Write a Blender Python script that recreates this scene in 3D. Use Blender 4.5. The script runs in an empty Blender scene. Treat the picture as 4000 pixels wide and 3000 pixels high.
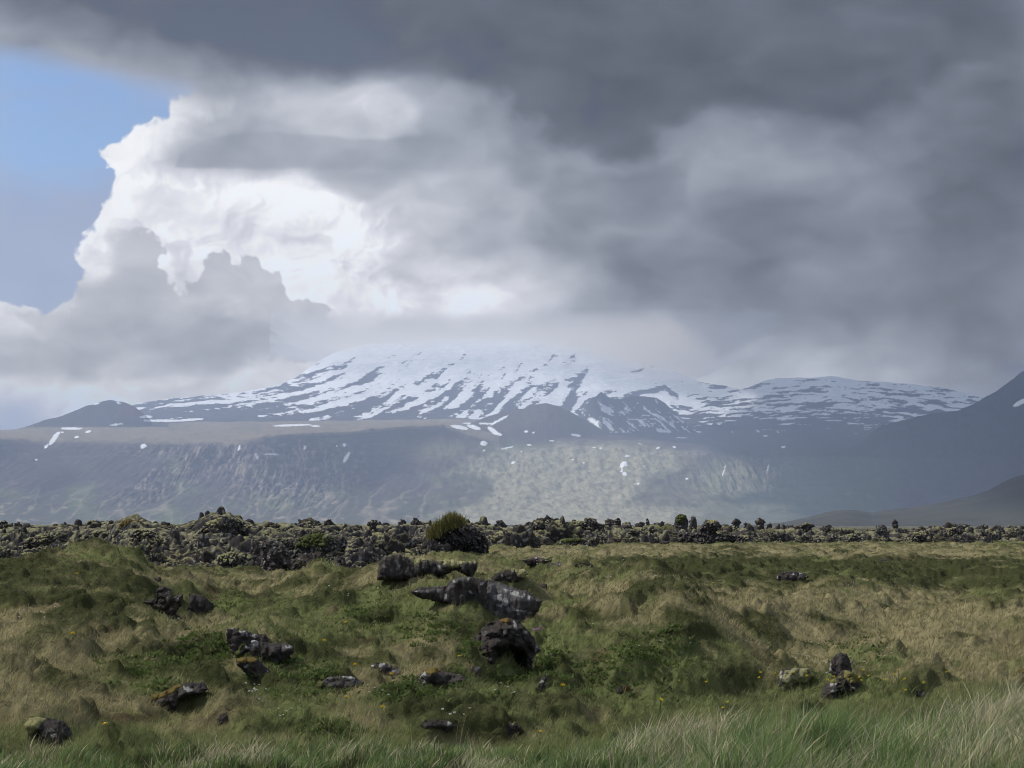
import bpy, bmesh, math, random
import numpy as np
from mathutils import Vector, Matrix
R = math.radians
D = 1
sc = bpy.context.scene
random.seed(5); RNG = np.random.RandomState(5)

# ------------------------------------------------------------------ camera
EZ = 1.65                       # eye height above the near turf
LENS = 50.0; FPX = LENS/36*4000  # focal length in units of the 4000 px wide frame
PITCH = math.atan((2050-1500)/FPX)
cam_d = bpy.data.cameras.new('camera'); cam = bpy.data.objects.new('camera', cam_d)
sc.collection.objects.link(cam); sc.camera = cam
cam_d.lens = LENS; cam_d.sensor_width = 36; cam_d.clip_start = .1; cam_d.clip_end = 60000
cam.location = (0, 0, EZ); cam.rotation_euler = (R(90)+PITCH, 0, 0)
sc.render.resolution_x = 1024; sc.render.resolution_y = 768

# ------------------------------------------------------------------ light
SUN_EL = R(46); SUN_AZ = R(-72)          # sun to the left, a little ahead, seen from the camera
SUN = np.array([math.sin(SUN_AZ)*math.cos(SUN_EL), math.cos(SUN_AZ)*math.cos(SUN_EL), math.sin(SUN_EL)])
sun_d = bpy.data.lights.new('sun', 'SUN'); sun = bpy.data.objects.new('sun', sun_d); sc.collection.objects.link(sun)
sun_d.energy = 4.6; sun_d.angle = R(0.6); sun_d.color = (1, .95, .88)
sun.rotation_euler = Vector(-SUN).to_track_quat('-Z', 'Y').to_euler()
sc.view_settings.view_transform = 'Standard'; sc.view_settings.look = 'None'
sc.view_settings.exposure = 0.0; sc.view_settings.gamma = 1; sc.view_settings.use_curve_mapping = False
sc.cycles.use_denoising = True; sc.cycles.pixel_filter_type = 'BLACKMAN_HARRIS'; sc.cycles.filter_width = 1.0
sc.cycles.max_bounces = 10; sc.cycles.diffuse_bounces = 2; sc.cycles.transparent_max_bounces = 8; sc.cycles.volume_bounces = 6
HAZE = 8.0e-5                    # extinction per metre
# light the haze itself adds towards each direction (measured), so that the clouds behind it keep their own brightness
HAZE_GLOW = [[[0.368,0.457,0.637],[0.356,0.442,0.625],[0.353,0.439,0.625],[0.327,0.411,0.588],[0.263,0.333,0.486],[0.224,0.289,0.43],[0.217,0.281,0.42],[0.207,0.271,0.406],[0.249,0.32,0.466]],[[0.365,0.462,0.648],[0.356,0.447,0.629],[0.355,0.442,0.625],[0.338,0.422,0.599],[0.281,0.354,0.518],[0.223,0.287,0.43],[0.217,0.28,0.42],[0.208,0.271,0.407],[0.216,0.28,0.423]],[[0.363,0.457,0.643],[0.365,0.458,0.645],[0.361,0.449,0.634],[0.357,0.443,0.626],[0.293,0.369,0.532],[0.241,0.308,0.455],[0.211,0.274,0.408],[0.207,0.27,0.403],[0.207,0.268,0.404]],[[0.361,0.452,0.638],[0.36,0.452,0.64],[0.357,0.45,0.635],[0.361,0.448,0.631],[0.314,0.393,0.566],[0.259,0.329,0.478],[0.214,0.277,0.413],[0.202,0.262,0.396],[0.202,0.262,0.394]],[[0.358,0.447,0.633],[0.351,0.437,0.616],[0.354,0.44,0.622],[0.361,0.451,0.635],[0.339,0.423,0.598],[0.262,0.332,0.482],[0.224,0.287,0.424],[0.199,0.258,0.389],[0.199,0.259,0.391]],[[0.356,0.442,0.628],[0.361,0.447,0.632],[0.354,0.44,0.622],[0.361,0.451,0.635],[0.339,0.423,0.598],[0.262,0.332,0.482],[0.224,0.287,0.424],[0.202,0.261,0.395],[0.198,0.257,0.389]],[[0.356,0.442,0.628],[0.361,0.447,0.632],[0.354,0.44,0.622],[0.361,0.451,0.635],[0.339,0.423,0.598],[0.262,0.332,0.482],[0.224,0.287,0.424],[0.202,0.261,0.395],[0.198,0.257,0.389]],[[0.356,0.442,0.628],[0.361,0.447,0.632],[0.354,0.44,0.622],[0.361,0.451,0.635],[0.339,0.423,0.598],[0.262,0.332,0.482],[0.224,0.287,0.424],[0.202,0.261,0.395],[0.198,0.257,0.389]]]

_rs = np.random.RandomState(11)
_P = _rs.permutation(256).astype(np.int32); _P = np.concatenate([_P, _P, _P])
_G = _rs.normal(size=(256, 3)).astype(np.float32); _G /= np.linalg.norm(_G, axis=1)[:, None]
def pn(x, y, z=0.0):
    """gradient noise, about -1..1"""
    x = np.asarray(x, np.float32); y = np.asarray(y, np.float32)
    z = np.zeros_like(x) + np.float32(z)
    xi = np.floor(x); yi = np.floor(y); zi = np.floor(z)
    fx = x - xi; fy = y - yi; fz = z - zi
    xi = xi.astype(np.int32) & 255; yi = yi.astype(np.int32) & 255; zi = zi.astype(np.int32) & 255
    u = fx*fx*fx*(fx*(fx*6-15)+10); v = fy*fy*fy*(fy*(fy*6-15)+10); w = fz*fz*fz*(fz*(fz*6-15)+10)
    def g(a, b, c):
        h = _P[_P[_P[xi+a]+yi+b]+zi+c]; q = _G[h]
        return q[..., 0]*(fx-a)+q[..., 1]*(fy-b)+q[..., 2]*(fz-c)
    x00 = g(0,0,0)*(1-u)+g(1,0,0)*u; x10 = g(0,1,0)*(1-u)+g(1,1,0)*u
    x01 = g(0,0,1)*(1-u)+g(1,0,1)*u; x11 = g(0,1,1)*(1-u)+g(1,1,1)*u
    return 1.5*((x00*(1-v)+x10*v)*(1-w)+(x01*(1-v)+x11*v)*w)
def fbm(x, y, z=0.0, o=5, g=0.5, l=2.03):
    s = 0; a = 1; t = 0
    for i in range(o):
        s = s+a*pn(x, y, z+i*17.3); t += a; a *= g; x = x*l+3.1; y = y*l-1.7; z = z*l
    return s/t*1.4
def billow(x, y, z=0.0, o=5, g=0.5):
    s = 0; a = 1; t = 0
    for i in range(o):
        s = s+a*np.abs(pn(x, y, z+i*9.1)); t += a; a *= g; x = x*2.07+5.2; y = y*2.07-2.9; z = z*2.07
    return s/t*2.2            # 0..~1.2, creases at 0
def ss(a, b, x):
    t = np.clip((x-a)/(b-a), 0, 1); return t*t*(3-2*t)
def cubic_grid(G, gx, gy, x, y):
    """Catmull-Rom lookup of G[row y, col x] on regular grid"""
    G = np.asarray(G, np.float32)
    fx = np.clip((x-gx[0])/(gx[1]-gx[0]), 0, G.shape[1]-1.001); fy = np.clip((y-gy[0])/(gy[1]-gy[0]), 0, G.shape[0]-1.001)
    ix = fx.astype(int); iy = fy.astype(int); tx = fx-ix; ty = fy-iy
    def w(t):
        return (-.5*t+t*t-.5*t**3, 1-2.5*t*t+1.5*t**3, .5*t+2*t*t-1.5*t**3, -.5*t*t+.5*t**3)
    wx = w(tx); wy = w(ty); r = 0
    for j in range(4):
        for i in range(4):
            r = r+wy[j]*wx[i]*G[np.clip(iy+j-1, 0, G.shape[0]-1), np.clip(ix+i-1, 0, G.shape[1]-1)]
    return r
def sdf(poly, x, y):
    """signed distance to a polygon, positive inside"""
    P = np.array(poly, np.float32); d = np.full(x.shape, 1e9, np.float32); ins = np.zeros(x.shape, bool)
    for i in range(len(P)):
        a = P[i]; b = P[(i+1) % len(P)]; e = b-a
        wx = x-a[0]; wy = y-a[1]; t = np.clip((wx*e[0]+wy*e[1])/(e@e+1e-9), 0, 1)
        d = np.minimum(d, (wx-e[0]*t)**2+(wy-e[1]*t)**2)
        if a[1] != b[1]:
            c = ((a[1] > y) != (b[1] > y)) & (x < (b[0]-a[0])*(y-a[1])/(b[1]-a[1])+a[0]); ins ^= c
    return np.where(ins, 1, -1)*np.sqrt(d)

# brightness of the cloud cover (display values) on a coarse lattice of view directions: columns every 250, rows every 125 of the 4000x3000 frame
SKYLUM = [[112,112,106,106,104,101,102,98,98,100,104,115,121,118,115,111,109],
 [150,146,128,114,110,107,104,102,101,104,108,115,119,115,111,113,111],
 [160,158,155,140,128,114,112,105,108,112,106,111,115,115,117,121,113],
 [170,170,180,178,176,182,196,170,140,120,108,113,117,121,117,121,111],
 [180,190,230,190,178,182,192,170,148,126,118,141,149,131,125,115,109],
 [190,210,240,176,170,168,172,166,158,150,152,153,155,143,135,117,107],
 [190,225,234,234,232,228,200,184,170,158,142,143,139,137,131,121,111],
 [190,222,226,228,230,226,222,196,170,150,142,139,135,135,129,123,113],
 [190,222,224,228,226,232,230,214,200,158,134,133,133,142,134,128,120],
 [205,200,204,214,220,232,232,226,208,184,140,135,135,136,130,124,118],
 [214,192,178,196,208,214,214,206,196,178,152,143,137,140,140,132,128],
 [196,188,180,182,190,188,186,178,168,160,154,150,171,166,154,136,130],
 [200,196,200,206,208,206,206,202,198,192,186,183,181,173,161,149,133],
 [205,204,208,208,206,202,200,196,188,180,176,179,181,175,173,165,155],
 [205,204,208,208,206,202,200,196,188,180,176,179,181,175,173,165,155]]
def lum_rgb(L):
    """display grey -> slightly blue linear rgb of a cloud"""
    k = [60, 100, 140, 180, 215, 245]
    r = np.interp(L, k, [56, 96, 134, 175, 213, 244]); g = np.interp(L, k, [61, 103, 142, 181, 216, 246]); b = np.interp(L, k, [72, 117, 157, 193, 226, 251])
    c = np.stack([r, g, b], -1)/255.
    return np.where(c <= .04045, c/12.92, ((c+.055)/1.055)**2.4)
def paint_sky(px, py):
    """cloud colour (linear) and cover for view directions given as frame coordinates"""
    u = px/400.; v = py/400.
    wx = fbm(u*.8, v*1.1, 3.1, 5); wy = fbm(u*.8, v*1.1, 8.7, 5)
    w2x = fbm(u*2.2, v*2.8, 1.3, 5, .46); w2y = fbm(u*2.2, v*2.8, 6.6, 5, .46)
    L = cubic_grid(SKYLUM, (0, 250), (0, 125), px+wx*85+w2x*30, py+wy*42+w2y*18)
    soft = fbm(u*1.3+wx*.5, v*2.3+wy*.5, 21., 6, .55)
    lump = fbm(u*1.1+w2x*.10+wx*.3, v*1.9+w2y*.12, 33., 4, .45); lump2 = fbm(u*1.1+w2x*.10+wx*.3+.07, v*1.9+w2y*.12+.10, 33., 3, .4); lump1 = fbm(u*1.1+w2x*.10+wx*.3, v*1.9+w2y*.12, 33., 3, .4)
    M = 1+.045*soft+.10*np.clip((lump2-lump1)*2., -.6, .6)+.09*ss(-.3, .3, lump)-.045
    L = L*M
    # billows: relief of a puffy height field lit from the upper left
    def puff(dx, dy): 
        a = (px+dx)/300+wx*.55+w2x*.12; b = (py+dy)/250+wy*.55+w2y*.12; r = 0; t = 0; g = 1.
        for i in range(4):
            n = pn(a, b, 40.+i*7); r = r+g*np.sqrt(n*n+.02); t += g; g *= .42; a = a*2.1+3; b = b*2.1-5
        return 1-r/t*1.6
    h0 = puff(0, 0); rel = np.clip((h0-puff(-16, -13))*5, -1., 1.)
    bright = ss(190, 225, L)
    cumul = bright*ss(150, 500, px+300)*(1-ss(1700, 2300, px))
    L = L+cumul*(rel*19+(h0-.6)*20)
    # cloud layers with an edge of their own: outline, brightness, edge width, how far it fades inwards, wobble
    def layer(L, poly, lum, edge, fade, wob, amt=1., crisp=0.):
        bx = px+w2x*wob+wx*wob*.7; by = py+w2y*wob*.8
        if crisp: 
            b = (.75*billow(px/120+w2x*.2, py/110+w2y*.2, 60., 2, .5)+.20*billow(px/40, py/38, 64., 3, .45)+.08)*crisp; d = sdf(poly, bx, by)-b+crisp*.35
        else: d = sdf(poly, bx, by)
        a = ss(-edge, edge, d)*amt
        if fade: a = a*(1-ss(fade*.35, fade, d))
        return L*(1-a)+lum*(1+(M-1)*.8)*a
    # dark ceiling with ragged under-edge
    L = layer(L, [(-600,-900),(-600,-20),(250,-10),(600,110),(750,190),(960,250),(1100,190),(1250,270),(1450,240),(1600,285),(1850,290),(1960,390),(2060,470),(2160,560),(2420,600),(2540,590),(2570,500),(2680,455),(2810,400),(3000,395),(3140,430),(3320,480),(3420,420),(3600,360),(3750,250),(4100,200),(4900,150),(4900,-900)], 106, 46, 0, 75, .8)
    L = layer(L, [(2260,470),(2330,590),(2530,600),(2560,480),(2800,395),(3100,415),(3330,470),(3420,400),(3300,250),(2300,150)], 101, 60, 0, 40, .45)
    # grey shelf in front of the white tower: crisp flat base
    L = layer(L, [(705,600),(690,655),(900,662),(1180,652),(1500,662),(1900,660),(1900,500),(1500,545),(1100,520),(900,520),(800,545)], 168, 9, 0, 16, .85)
    L = layer(L, [(1560,330),(1640,420),(1635,520),(1560,560),(1750,620),(1960,560),(2000,380),(1800,330)], 160, 36, 0, 30, .6)
    L = layer(L, [(1220,660),(1260,730),(1370,790),(1450,780),(1560,720),(1500,650)], 184, 22, 0, 26, .7)
    L = layer(L, [(1560,830),(1600,960),(1500,1060),(1680,1130),(1950,1100),(2100,1000),(2040,830),(1900,900),(1800,850),(1700,800)], 186, 30, 0, 36, .6)
    L = layer(L, [(1660,920),(1700,1010),(1860,1020),(1980,1000),(1950,900),(1850,860)], 170, 30, 0, 30, .5)
    # grey cauliflower heads before the white wall
    L = layer(L, [(300,1010),(350,965),(395,950),(405,900),(435,850),(490,826),(535,850),(560,895),(620,925),(645,985),(610,1020),(650,1080),(700,1120),(760,1090),(800,1010),(880,985),(930,1000),(985,985),(1030,1030),(1085,1045),(1110,1095),(1170,1140),(1290,1200),(1380,1330),(1200,1420),(300,1420),(240,1300),(290,1150)], 181, 9, 300, 22, .86, 60)
    L = layer(L, [(650,960),(700,940),(765,935),(775,990),(740,1060),(680,1060)], 208, 9, 70, 14, .8, 40)
    L = layer(L, [(430,725),(480,708),(530,712),(590,735),(640,722),(690,745),(760,730),(800,745),(790,900),(600,880),(380,900)], 222, 10, 110, 20, .7, 46)
    L = layer(L, [(60,1230),(110,1215),(200,1220),(260,1210),(330,1230),(420,1260),(480,1330),(400,1400),(150,1300)], 186, 16, 100, 16, .8, 20)
    # base of the cloud over the mountain, mid grey
    L = layer(L, [(-400,1440),(0,1470),(300,1490),(640,1470),(900,1440),(1130,1390),(1300,1345),(1000,1290),(600,1330),(300,1390),(0,1400),(-400,1400)], 172, 42, 0, 36, .65)
    L = layer(L, [(1450,1300),(1600,1335),(2000,1345),(2350,1385),(2750,1385),(2900,1290),(2600,1220),(2200,1240),(1800,1270),(1500,1260)], 152, 46, 0, 36, .7)
    L = layer(L, [(3330,1210),(3500,1230),(3560,1340),(3700,1400),(3900,1425),(4200,1440),(4900,1440),(4900,900),(3900,900),(3500,1000),(3000,1150)], 132, 70, 0, 60, .6)
    # cover: open blue at the left between the ceiling and the cumulus
    ex = px+w2x*20; ey = py+w2y*16
    tower = [(800,330),(735,348),(680,372),(650,405),(625,440),(590,475),(545,488),(500,505),(470,560),(415,570),(392,590),(390,620),(425,660),(440,700),(420,750),(390,800),(370,860),(335,920),(310,965),(300,1010),(320,1080),(290,1130),(265,1175),(160,1195),(70,1170),(-20,1160),(-500,1150),(-500,1575),(0,1590),(140,1600),(300,1700),(420,1800),(4900,1900),(4900,-200),(800,-200)]
    b = (.75*billow(px/120+w2x*.2, py/110, 60., 2, .5)+.20*billow(px/40, py/38, 64., 3, .45)+.08)*52
    wd = 1+9*ss(1250, 1450, py); a1 = ss(-10, 12, (sdf(tower, ex, ey)-b+18)/wd)
    deck = [(-600,190),(0,195),(150,225),(280,255),(480,290),(640,330),(760,400),(900,400),(900,-900),(-600,-900)]
    a2 = ss(-75, 60, sdf(deck, px+wx*60+w2x*30, py+wy*30+w2y*22))
    veil = ss(560, 900, py+wx*150+w2y*40)*(.80+.20*soft)*(1-ss(1500, 1640, py)*.2)
    veil = np.maximum(veil, .16*ss(430, 560, px+w2x*90)*ss(0, 1, 1)); veil = veil+.34*ss(-.1, .7, fbm(u*.7+w2x*.3, v*2.6+w2y*.3, 50., 6))
    low = ss(1500, 1560, py)*.25
    cov = 1-(1-a1)*(1-a2)*(1-np.clip(veil, 0, .8))*(1-low)
    rgb = lum_rgb(L)
    bl = lum_rgb(np.full(px.shape, 176.)+soft*6)*np.array([.93, .97, 1.12])      # thin lilac veil
    m = np.maximum(a1, a2)[..., None]
    rgb = bl*(1-m)+rgb*m
    # sunlit rim of the tower
    rim = a1*(1-ss(20, 150, sdf(tower, ex, ey)-b+12))*ss(330, 420, py)*(1-ss(1050, 1150, py))*(1-a2)
    rgb = rgb*(1-rim[..., None]*.75)+lum_rgb(np.full(px.shape, 238.)+rel*12)*rim[..., None]*.75
    return rgb.astype(np.float32), np.clip(cov, 0, 1).astype(np.float32)

# ------------------------------------------------------------------ sky: Nishita blue behind a cloud cover
AZ0, AZ1, EL0, EL1 = R(-25), R(25), R(-2), R(28)
def frame_of(d):
    """direction (unit or not) -> frame coordinates"""
    c, s = math.cos(PITCH), math.sin(PITCH)
    f = d[..., 1]*c+d[..., 2]*s; u = -d[..., 1]*s+d[..., 2]*c
    f = np.maximum(f, 1e-3)
    return 2000+FPX*d[..., 0]/f, 1500-FPX*u/f
def dir_of(px, py):
    c, s = math.cos(PITCH), math.sin(PITCH)
    x, u = np.broadcast_arrays((np.asarray(px, float)-2000)/FPX, (1500-np.asarray(py, float))/FPX)
    return np.stack([x, c-u*s, s+u*c], -1)
def lin(r, g, b):
    c = np.array([r, g, b])/255.; return np.where(c <= .04045, c/12.92, ((c+.055)/1.055)**2.4)
def behind_air(rgb, ee, fx, fy):
    T = np.exp(-HAZE*np.clip(1760/np.maximum(np.sin(ee), .05), 0, 19000))[..., None]
    g = np.stack([cubic_grid(np.array(HAZE_GLOW)[..., k], (0, 500), (0, 250), fx, fy) for k in range(3)], -1)
    return np.clip((rgb-g*(1-T))/T, .015, 1.3)
NU, NV = 1300//D, 800//D
aa, ee = np.meshgrid(np.linspace(AZ0, AZ1, NU), np.linspace(EL0, EL1, NV))
dd = np.stack([np.sin(aa)*np.cos(ee), np.cos(aa)*np.cos(ee), np.sin(ee)], -1)
fx, fy = frame_of(dd)
rgb, cov = paint_sky(fx.astype(np.float32), fy.astype(np.float32))
# the air in front of the clouds adds its own light; the clouds themselves are that much darker
rgb = behind_air(rgb, ee, fx, fy)
win = ss(0, .12, (aa-AZ0)/(AZ1-AZ0))*ss(0, .12, (AZ1-aa)/(AZ1-AZ0))*ss(0, .14, (EL1-ee)/(EL1-EL0))
def image(name, a):
    im = bpy.data.images.new(name, NU, NV, alpha=True, float_buffer=True); im.colorspace_settings.name = 'Non-Color'
    im.pixels.foreach_set(np.ascontiguousarray(a, np.float32).ravel()); im.update(); im.pack(); return im
im_c = image('cloud_colour', np.concatenate([rgb, np.ones_like(cov)[..., None]], -1))
im_m = image('cloud_cover', np.stack([cov, win, cov*0, cov*0+1], -1))
w = bpy.data.worlds.new('World'); sc.world = w; w.use_nodes = True
nt = w.node_tree; nt.nodes.clear(); N = nt.nodes.new; LK = nt.links.new
out = N('ShaderNodeOutputWorld'); bg = N('ShaderNodeBackground'); LK(bg.outputs[0], out.inputs[0])
sky = N('ShaderNodeTexSky'); sky.sky_type = 'NISHITA'; sky.sun_disc = False
sky.sun_elevation = SUN_EL; sky.sun_rotation = SUN_AZ % (2*math.pi); sky.air_density = 1.0; sky.dust_density = .1; sky.ozone_density = 5.0
def vm(t, a, b=None):
    n = N('ShaderNodeVectorMath'); n.operation = t
    for i, q in enumerate((a, b)):
        if q is None: continue
        if hasattr(q, 'is_output'): LK(q, n.inputs[i])
        else: n.inputs[i].default_value = q
    return n.outputs[0]
def mt(t, a, b=None, c=None, clamp=False):
    n = N('ShaderNodeMath'); n.operation = t; n.use_clamp = clamp
    for i, q in enumerate((a, b, c)):
        if q is None: continue
        if hasattr(q, 'is_output'): LK(q, n.inputs[i])
        else: n.inputs[i].default_value = q
    return n.outputs[0]
def mixc(f, a, b):
    n = N('ShaderNodeMix'); n.data_type = 'RGBA'; cs = [i for i in n.inputs if i.type == 'RGBA']
    for s_, q in ((n.inputs[0], f), (cs[0], a), (cs[1], b)):
        if hasattr(q, 'is_output'): LK(q, s_)
        else: s_.default_value = q if not isinstance(q, tuple) else (*q, 1)[:4]
    return [o for o in n.outputs if o.type == 'RGBA'][0]
tc = N('ShaderNodeTexCoord'); sp = N('ShaderNodeSeparateXYZ'); LK(tc.outputs['Generated'], sp.inputs[0])
az = mt('ARCTAN2', sp.outputs[0], sp.outputs[1]); el = mt('ARCSINE', sp.outputs[2])
uu = mt('DIVIDE', mt('SUBTRACT', az, AZ0), AZ1-AZ0); vv = mt('DIVIDE', mt('SUBTRACT', el, EL0), EL1-EL0)
cb = N('ShaderNodeCombineXYZ'); LK(uu, cb.inputs[0]); LK(vv, cb.inputs[1])
def tex(im):
    t = N('ShaderNodeTexImage'); t.image = im; t.interpolation = 'Linear'; t.extension = 'CLIP'; LK(cb.outputs[0], t.inputs[0]); return t
tcol = tex(im_c); tm = tex(im_m); sm = N('ShaderNodeSeparateColor'); LK(tm.outputs[0], sm.inputs[0])
skyc = vm('SCALE', sky.outputs[0]); skyc.node.inputs['Scale'].default_value = .13
# clouds over the rest of the dome: broken grey sheet
flat = N('ShaderNodeVectorMath'); flat.operation = 'DIVIDE'; LK(tc.outputs['Generated'], flat.inputs[0])
hz = mt('ADD', mt('ABSOLUTE', sp.outputs[2]), .18); ch = N('ShaderNodeCombineXYZ')
for i in range(3): LK(hz, ch.inputs[i])
LK(ch.outputs[0], flat.inputs[1])
no = N('ShaderNodeTexNoise'); no.inputs['Scale'].default_value = 1.1; no.inputs['Detail'].default_value = 7; no.inputs['Distortion'].default_value = .4
LK(flat.outputs[0], no.inputs['Vector'])
rp = N('ShaderNodeValToRGB'); LK(no.outputs[0], rp.inputs[0])
rp.color_ramp.elements[0].position = .32; rp.color_ramp.elements[0].color = (.15, .17, .21, 1)
rp.color_ramp.elements[1].position = .68; rp.color_ramp.elements[1].color = (.62, .66, .74, 1)
cv = N('ShaderNodeMapRange'); LK(no.outputs[0], cv.inputs[0]); cv.inputs[1].default_value = .62; cv.inputs[2].default_value = .70; cv.inputs[3].default_value = 1; cv.inputs[4].default_value = .35
rest = mixc(cv.outputs[0], skyc, rp.outputs[0])
front = mixc(sm.outputs[0], skyc, tcol.outputs[0])
LK(mixc(sm.outputs[1], rest, front), bg.inputs[0]); bg.inputs[1].default_value = 1.0

# ------------------------------------------------------------------ mesh helpers
def new_mesh(name, V, F, col=None, mats=(), smooth=True, quads=None):
    me = bpy.data.meshes.new(name)
    V = np.asarray(V, np.float32)
    if isinstance(F, np.ndarray):
        F = [F]
    nl = sum(f.size for f in F); nf = sum(len(f) for f in F)
    me.vertices.add(len(V)); me.vertices.foreach_set('co', V.ravel())
    me.loops.add(nl); me.loops.foreach_set('vertex_index', np.concatenate([f.ravel() for f in F]).astype(np.int32))
    me.polygons.add(nf)
    tot = np.concatenate([np.full(len(f), f.shape[1]) for f in F]).astype(np.int32)
    me.polygons.foreach_set('loop_start', np.concatenate([[0], np.cumsum(tot)[:-1]]).astype(np.int32))
    me.polygons.foreach_set('loop_total', tot)
    me.polygons.foreach_set('use_smooth', np.full(nf, smooth))
    me.update(calc_edges=True)
    if col is not None:
        a = me.color_attributes.new('tint', 'FLOAT_COLOR', 'POINT')
        c = np.ones((len(V), 4), np.float32); c[:, :3] = col; a.data.foreach_set('color', c.ravel())
    for m in mats: me.materials.append(m)
    return me
def obj(name, me, parent=None, label=None, cat=None, group=None, kind=None, loc=None):
    o = bpy.data.objects.new(name, me); sc.collection.objects.link(o)
    if parent is not None: o.parent = parent
    if loc is not None: o.location = loc
    for k, v in (('label', label), ('category', cat), ('group', group), ('kind', kind)):
        if v: o[k] = v
    return o
def grid_faces(nr, nc):
    i = np.arange(nr*nc).reshape(nr, nc)
    return np.stack([i[:-1, :-1], i[:-1, 1:], i[1:, 1:], i[1:, :-1]], -1).reshape(-1, 4)
def mat(name, rough=.95, spec=.15, bump=None, base=None, lichen=0., mottling=.25, scale=3., coord='Object', trans=0.):
    """surface that takes its own colour from the mesh ('tint') and breaks it up with noise"""
    m = bpy.data.materials.new(name); m.use_nodes = True; t = m.node_tree; nn = t.nodes; ll = t.links.new
    b = nn['Principled BSDF']; b.inputs['Roughness'].default_value = rough; b.inputs['Specular IOR Level'].default_value = spec
    if base is None:
        at = nn.new('ShaderNodeVertexColor'); at.layer_name = 'tint'; c = at.outputs[0]
    else:
        at = nn.new('ShaderNodeRGB'); at.outputs[0].default_value = (*base, 1); c = at.outputs[0]
    tc_ = nn.new('ShaderNodeTexCoord')
    if mottling:
        n = nn.new('ShaderNodeTexNoise'); n.inputs['Scale'].default_value = scale; n.inputs['Detail'].default_value = 6; n.inputs['Roughness'].default_value = .65
        ll(tc_.outputs[coord], n.inputs['Vector'])
        mr = nn.new('ShaderNodeMapRange'); mr.inputs[1].default_value = .3; mr.inputs[2].default_value = .7
        mr.inputs[3].default_value = 1-mottling; mr.inputs[4].default_value = 1+mottling; ll(n.outputs[0], mr.inputs[0])
        sc_ = nn.new('ShaderNodeVectorMath'); sc_.operation = 'SCALE'; ll(c, sc_.inputs[0]); ll(mr.outputs[0], sc_.inputs['Scale']); c = sc_.outputs[0]
    if lichen:
        v = nn.new('ShaderNodeTexNoise'); v.inputs['Scale'].default_value = 7.; v.inputs['Detail'].default_value = 4
        ll(tc_.outputs[coord], v.inputs['Vector'])
        mr2 = nn.new('ShaderNodeMapRange'); mr2.inputs[1].default_value = .70-lichen; mr2.inputs[2].default_value = .72-lichen; ll(v.outputs[0], mr2.inputs[0])
        mx = nn.new('ShaderNodeMix'); mx.data_type = 'RGBA'; cs = [i for i in mx.inputs if i.type == 'RGBA']
        ll(mr2.outputs[0], mx.inputs[0]); ll(c, cs[0]); cs[1].default_value = (.42, .43, .42, 1); c = [o for o in mx.outputs if o.type == 'RGBA'][0]
    ll(c, b.inputs['Base Color'])
    if bump:
        n2 = nn.new('ShaderNodeTexNoise'); n2.inputs['Scale'].default_value = bump[0]; n2.inputs['Detail'].default_value = 8; n2.inputs['Roughness'].default_value = .7
        ll(tc_.outputs[coord], n2.inputs['Vector'])
        bp = nn.new('ShaderNodeBump'); bp.inputs['Strength'].default_value = bump[2] if len(bump) > 2 else 1; bp.inputs['Distance'].default_value = bump[1]
        ll(n2.outputs[0], bp.inputs['Height']); ll(bp.outputs[0], b.inputs['Normal'])
    if trans:
        tr = nn.new('ShaderNodeBsdfTranslucent'); ll(c, tr.inputs[0]); ms = nn.new('ShaderNodeMixShader'); ms.inputs[0].default_value = trans
        ll(b.outputs[0], ms.inputs[1]); ll(tr.outputs[0], ms.inputs[2]); ll(ms.outputs[0], nn['Material Output'].inputs[0])
    return m
def interp(c, pts):
    p = np.array(pts, float); return np.interp(c, p[:, 0], p[:, 1])
def zat(px, py, r):
    """height of a point seen at frame position (px, py) at horizontal distance r"""
    d = dir_of(px, py); return EZ+r*d[..., 2]/np.hypot(d[..., 0], d[..., 1])
def col_of_az(az): return 2000+FPX*np.tan(az)/.9986
def az_of_px(px, py=2050):
    d = dir_of(px, py); return np.arctan2(d[..., 0], d[..., 1])
def ell(px, py, cx, cy, rx, ry, t=0.):
    c, s = math.cos(R(t)), math.sin(R(t)); x = px-cx; y = py-cy
    return np.exp(-(((x*c+y*s)/rx)**2+((-x*s+y*c)/ry)**2))
def mixa(a, b, m): return a*(1-m[..., None])+np.asarray(b)*m[..., None]

# ------------------------------------------------------------------ mountain: scarp, plateau, ice-capped cone, side cones (6 to 16 km away)
az1 = np.linspace(R(-24.5), R(24.5), 1500//D)
r1 = np.concatenate([np.linspace(5300, 6300, 25, endpoint=False), np.linspace(6300, 8200, 260//D, endpoint=False), np.linspace(8200, 10000, 130, endpoint=False), np.linspace(10000, 13000, 230//D, endpoint=False), np.linspace(13000, 15500, 40)])
A, Rr = np.meshgrid(az1, r1); C = col_of_az(A)
X = Rr*np.sin(A); Y = Rr*np.cos(A)
warp = fbm(X/900, Y/900, 2., 4)
edge = interp(C, [(-400,1690),(0,1706),(200,1722),(385,1722),(603,1728),(928,1731),(1025,1707),(1145,1695),(1333,1690),(1574,1668),(1725,1662),(1850,1700),(2000,1740),(2200,1745),(2500,1742),(2700,1762),(3000,1778),(3300,1760),(3500,1722),(3700,1680),(3850,1640),(4000,1600),(4600,1560)])
back = interp(C, [(-400,1690),(0,1682),(300,1655),(600,1650),(1300,1647),(1800,1640),(2200,1662),(2600,1690),(3000,1680),(3500,1655),(4000,1640),(4600,1640)])
top = interp(C, [(-500,1720),(0,1692),(300,1660),(450,1605),(560,1572),(700,1553),(850,1545),(960,1530),(1080,1506),(1150,1475),(1220,1425),(1300,1378),(1400,1350),(1550,1330),(1750,1318),(2000,1322),(2200,1340),(2350,1370),(2480,1405),(2620,1445),(2750,1490),(2900,1520),(3400,1540),(4000,1560),(4600,1580)])
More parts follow.
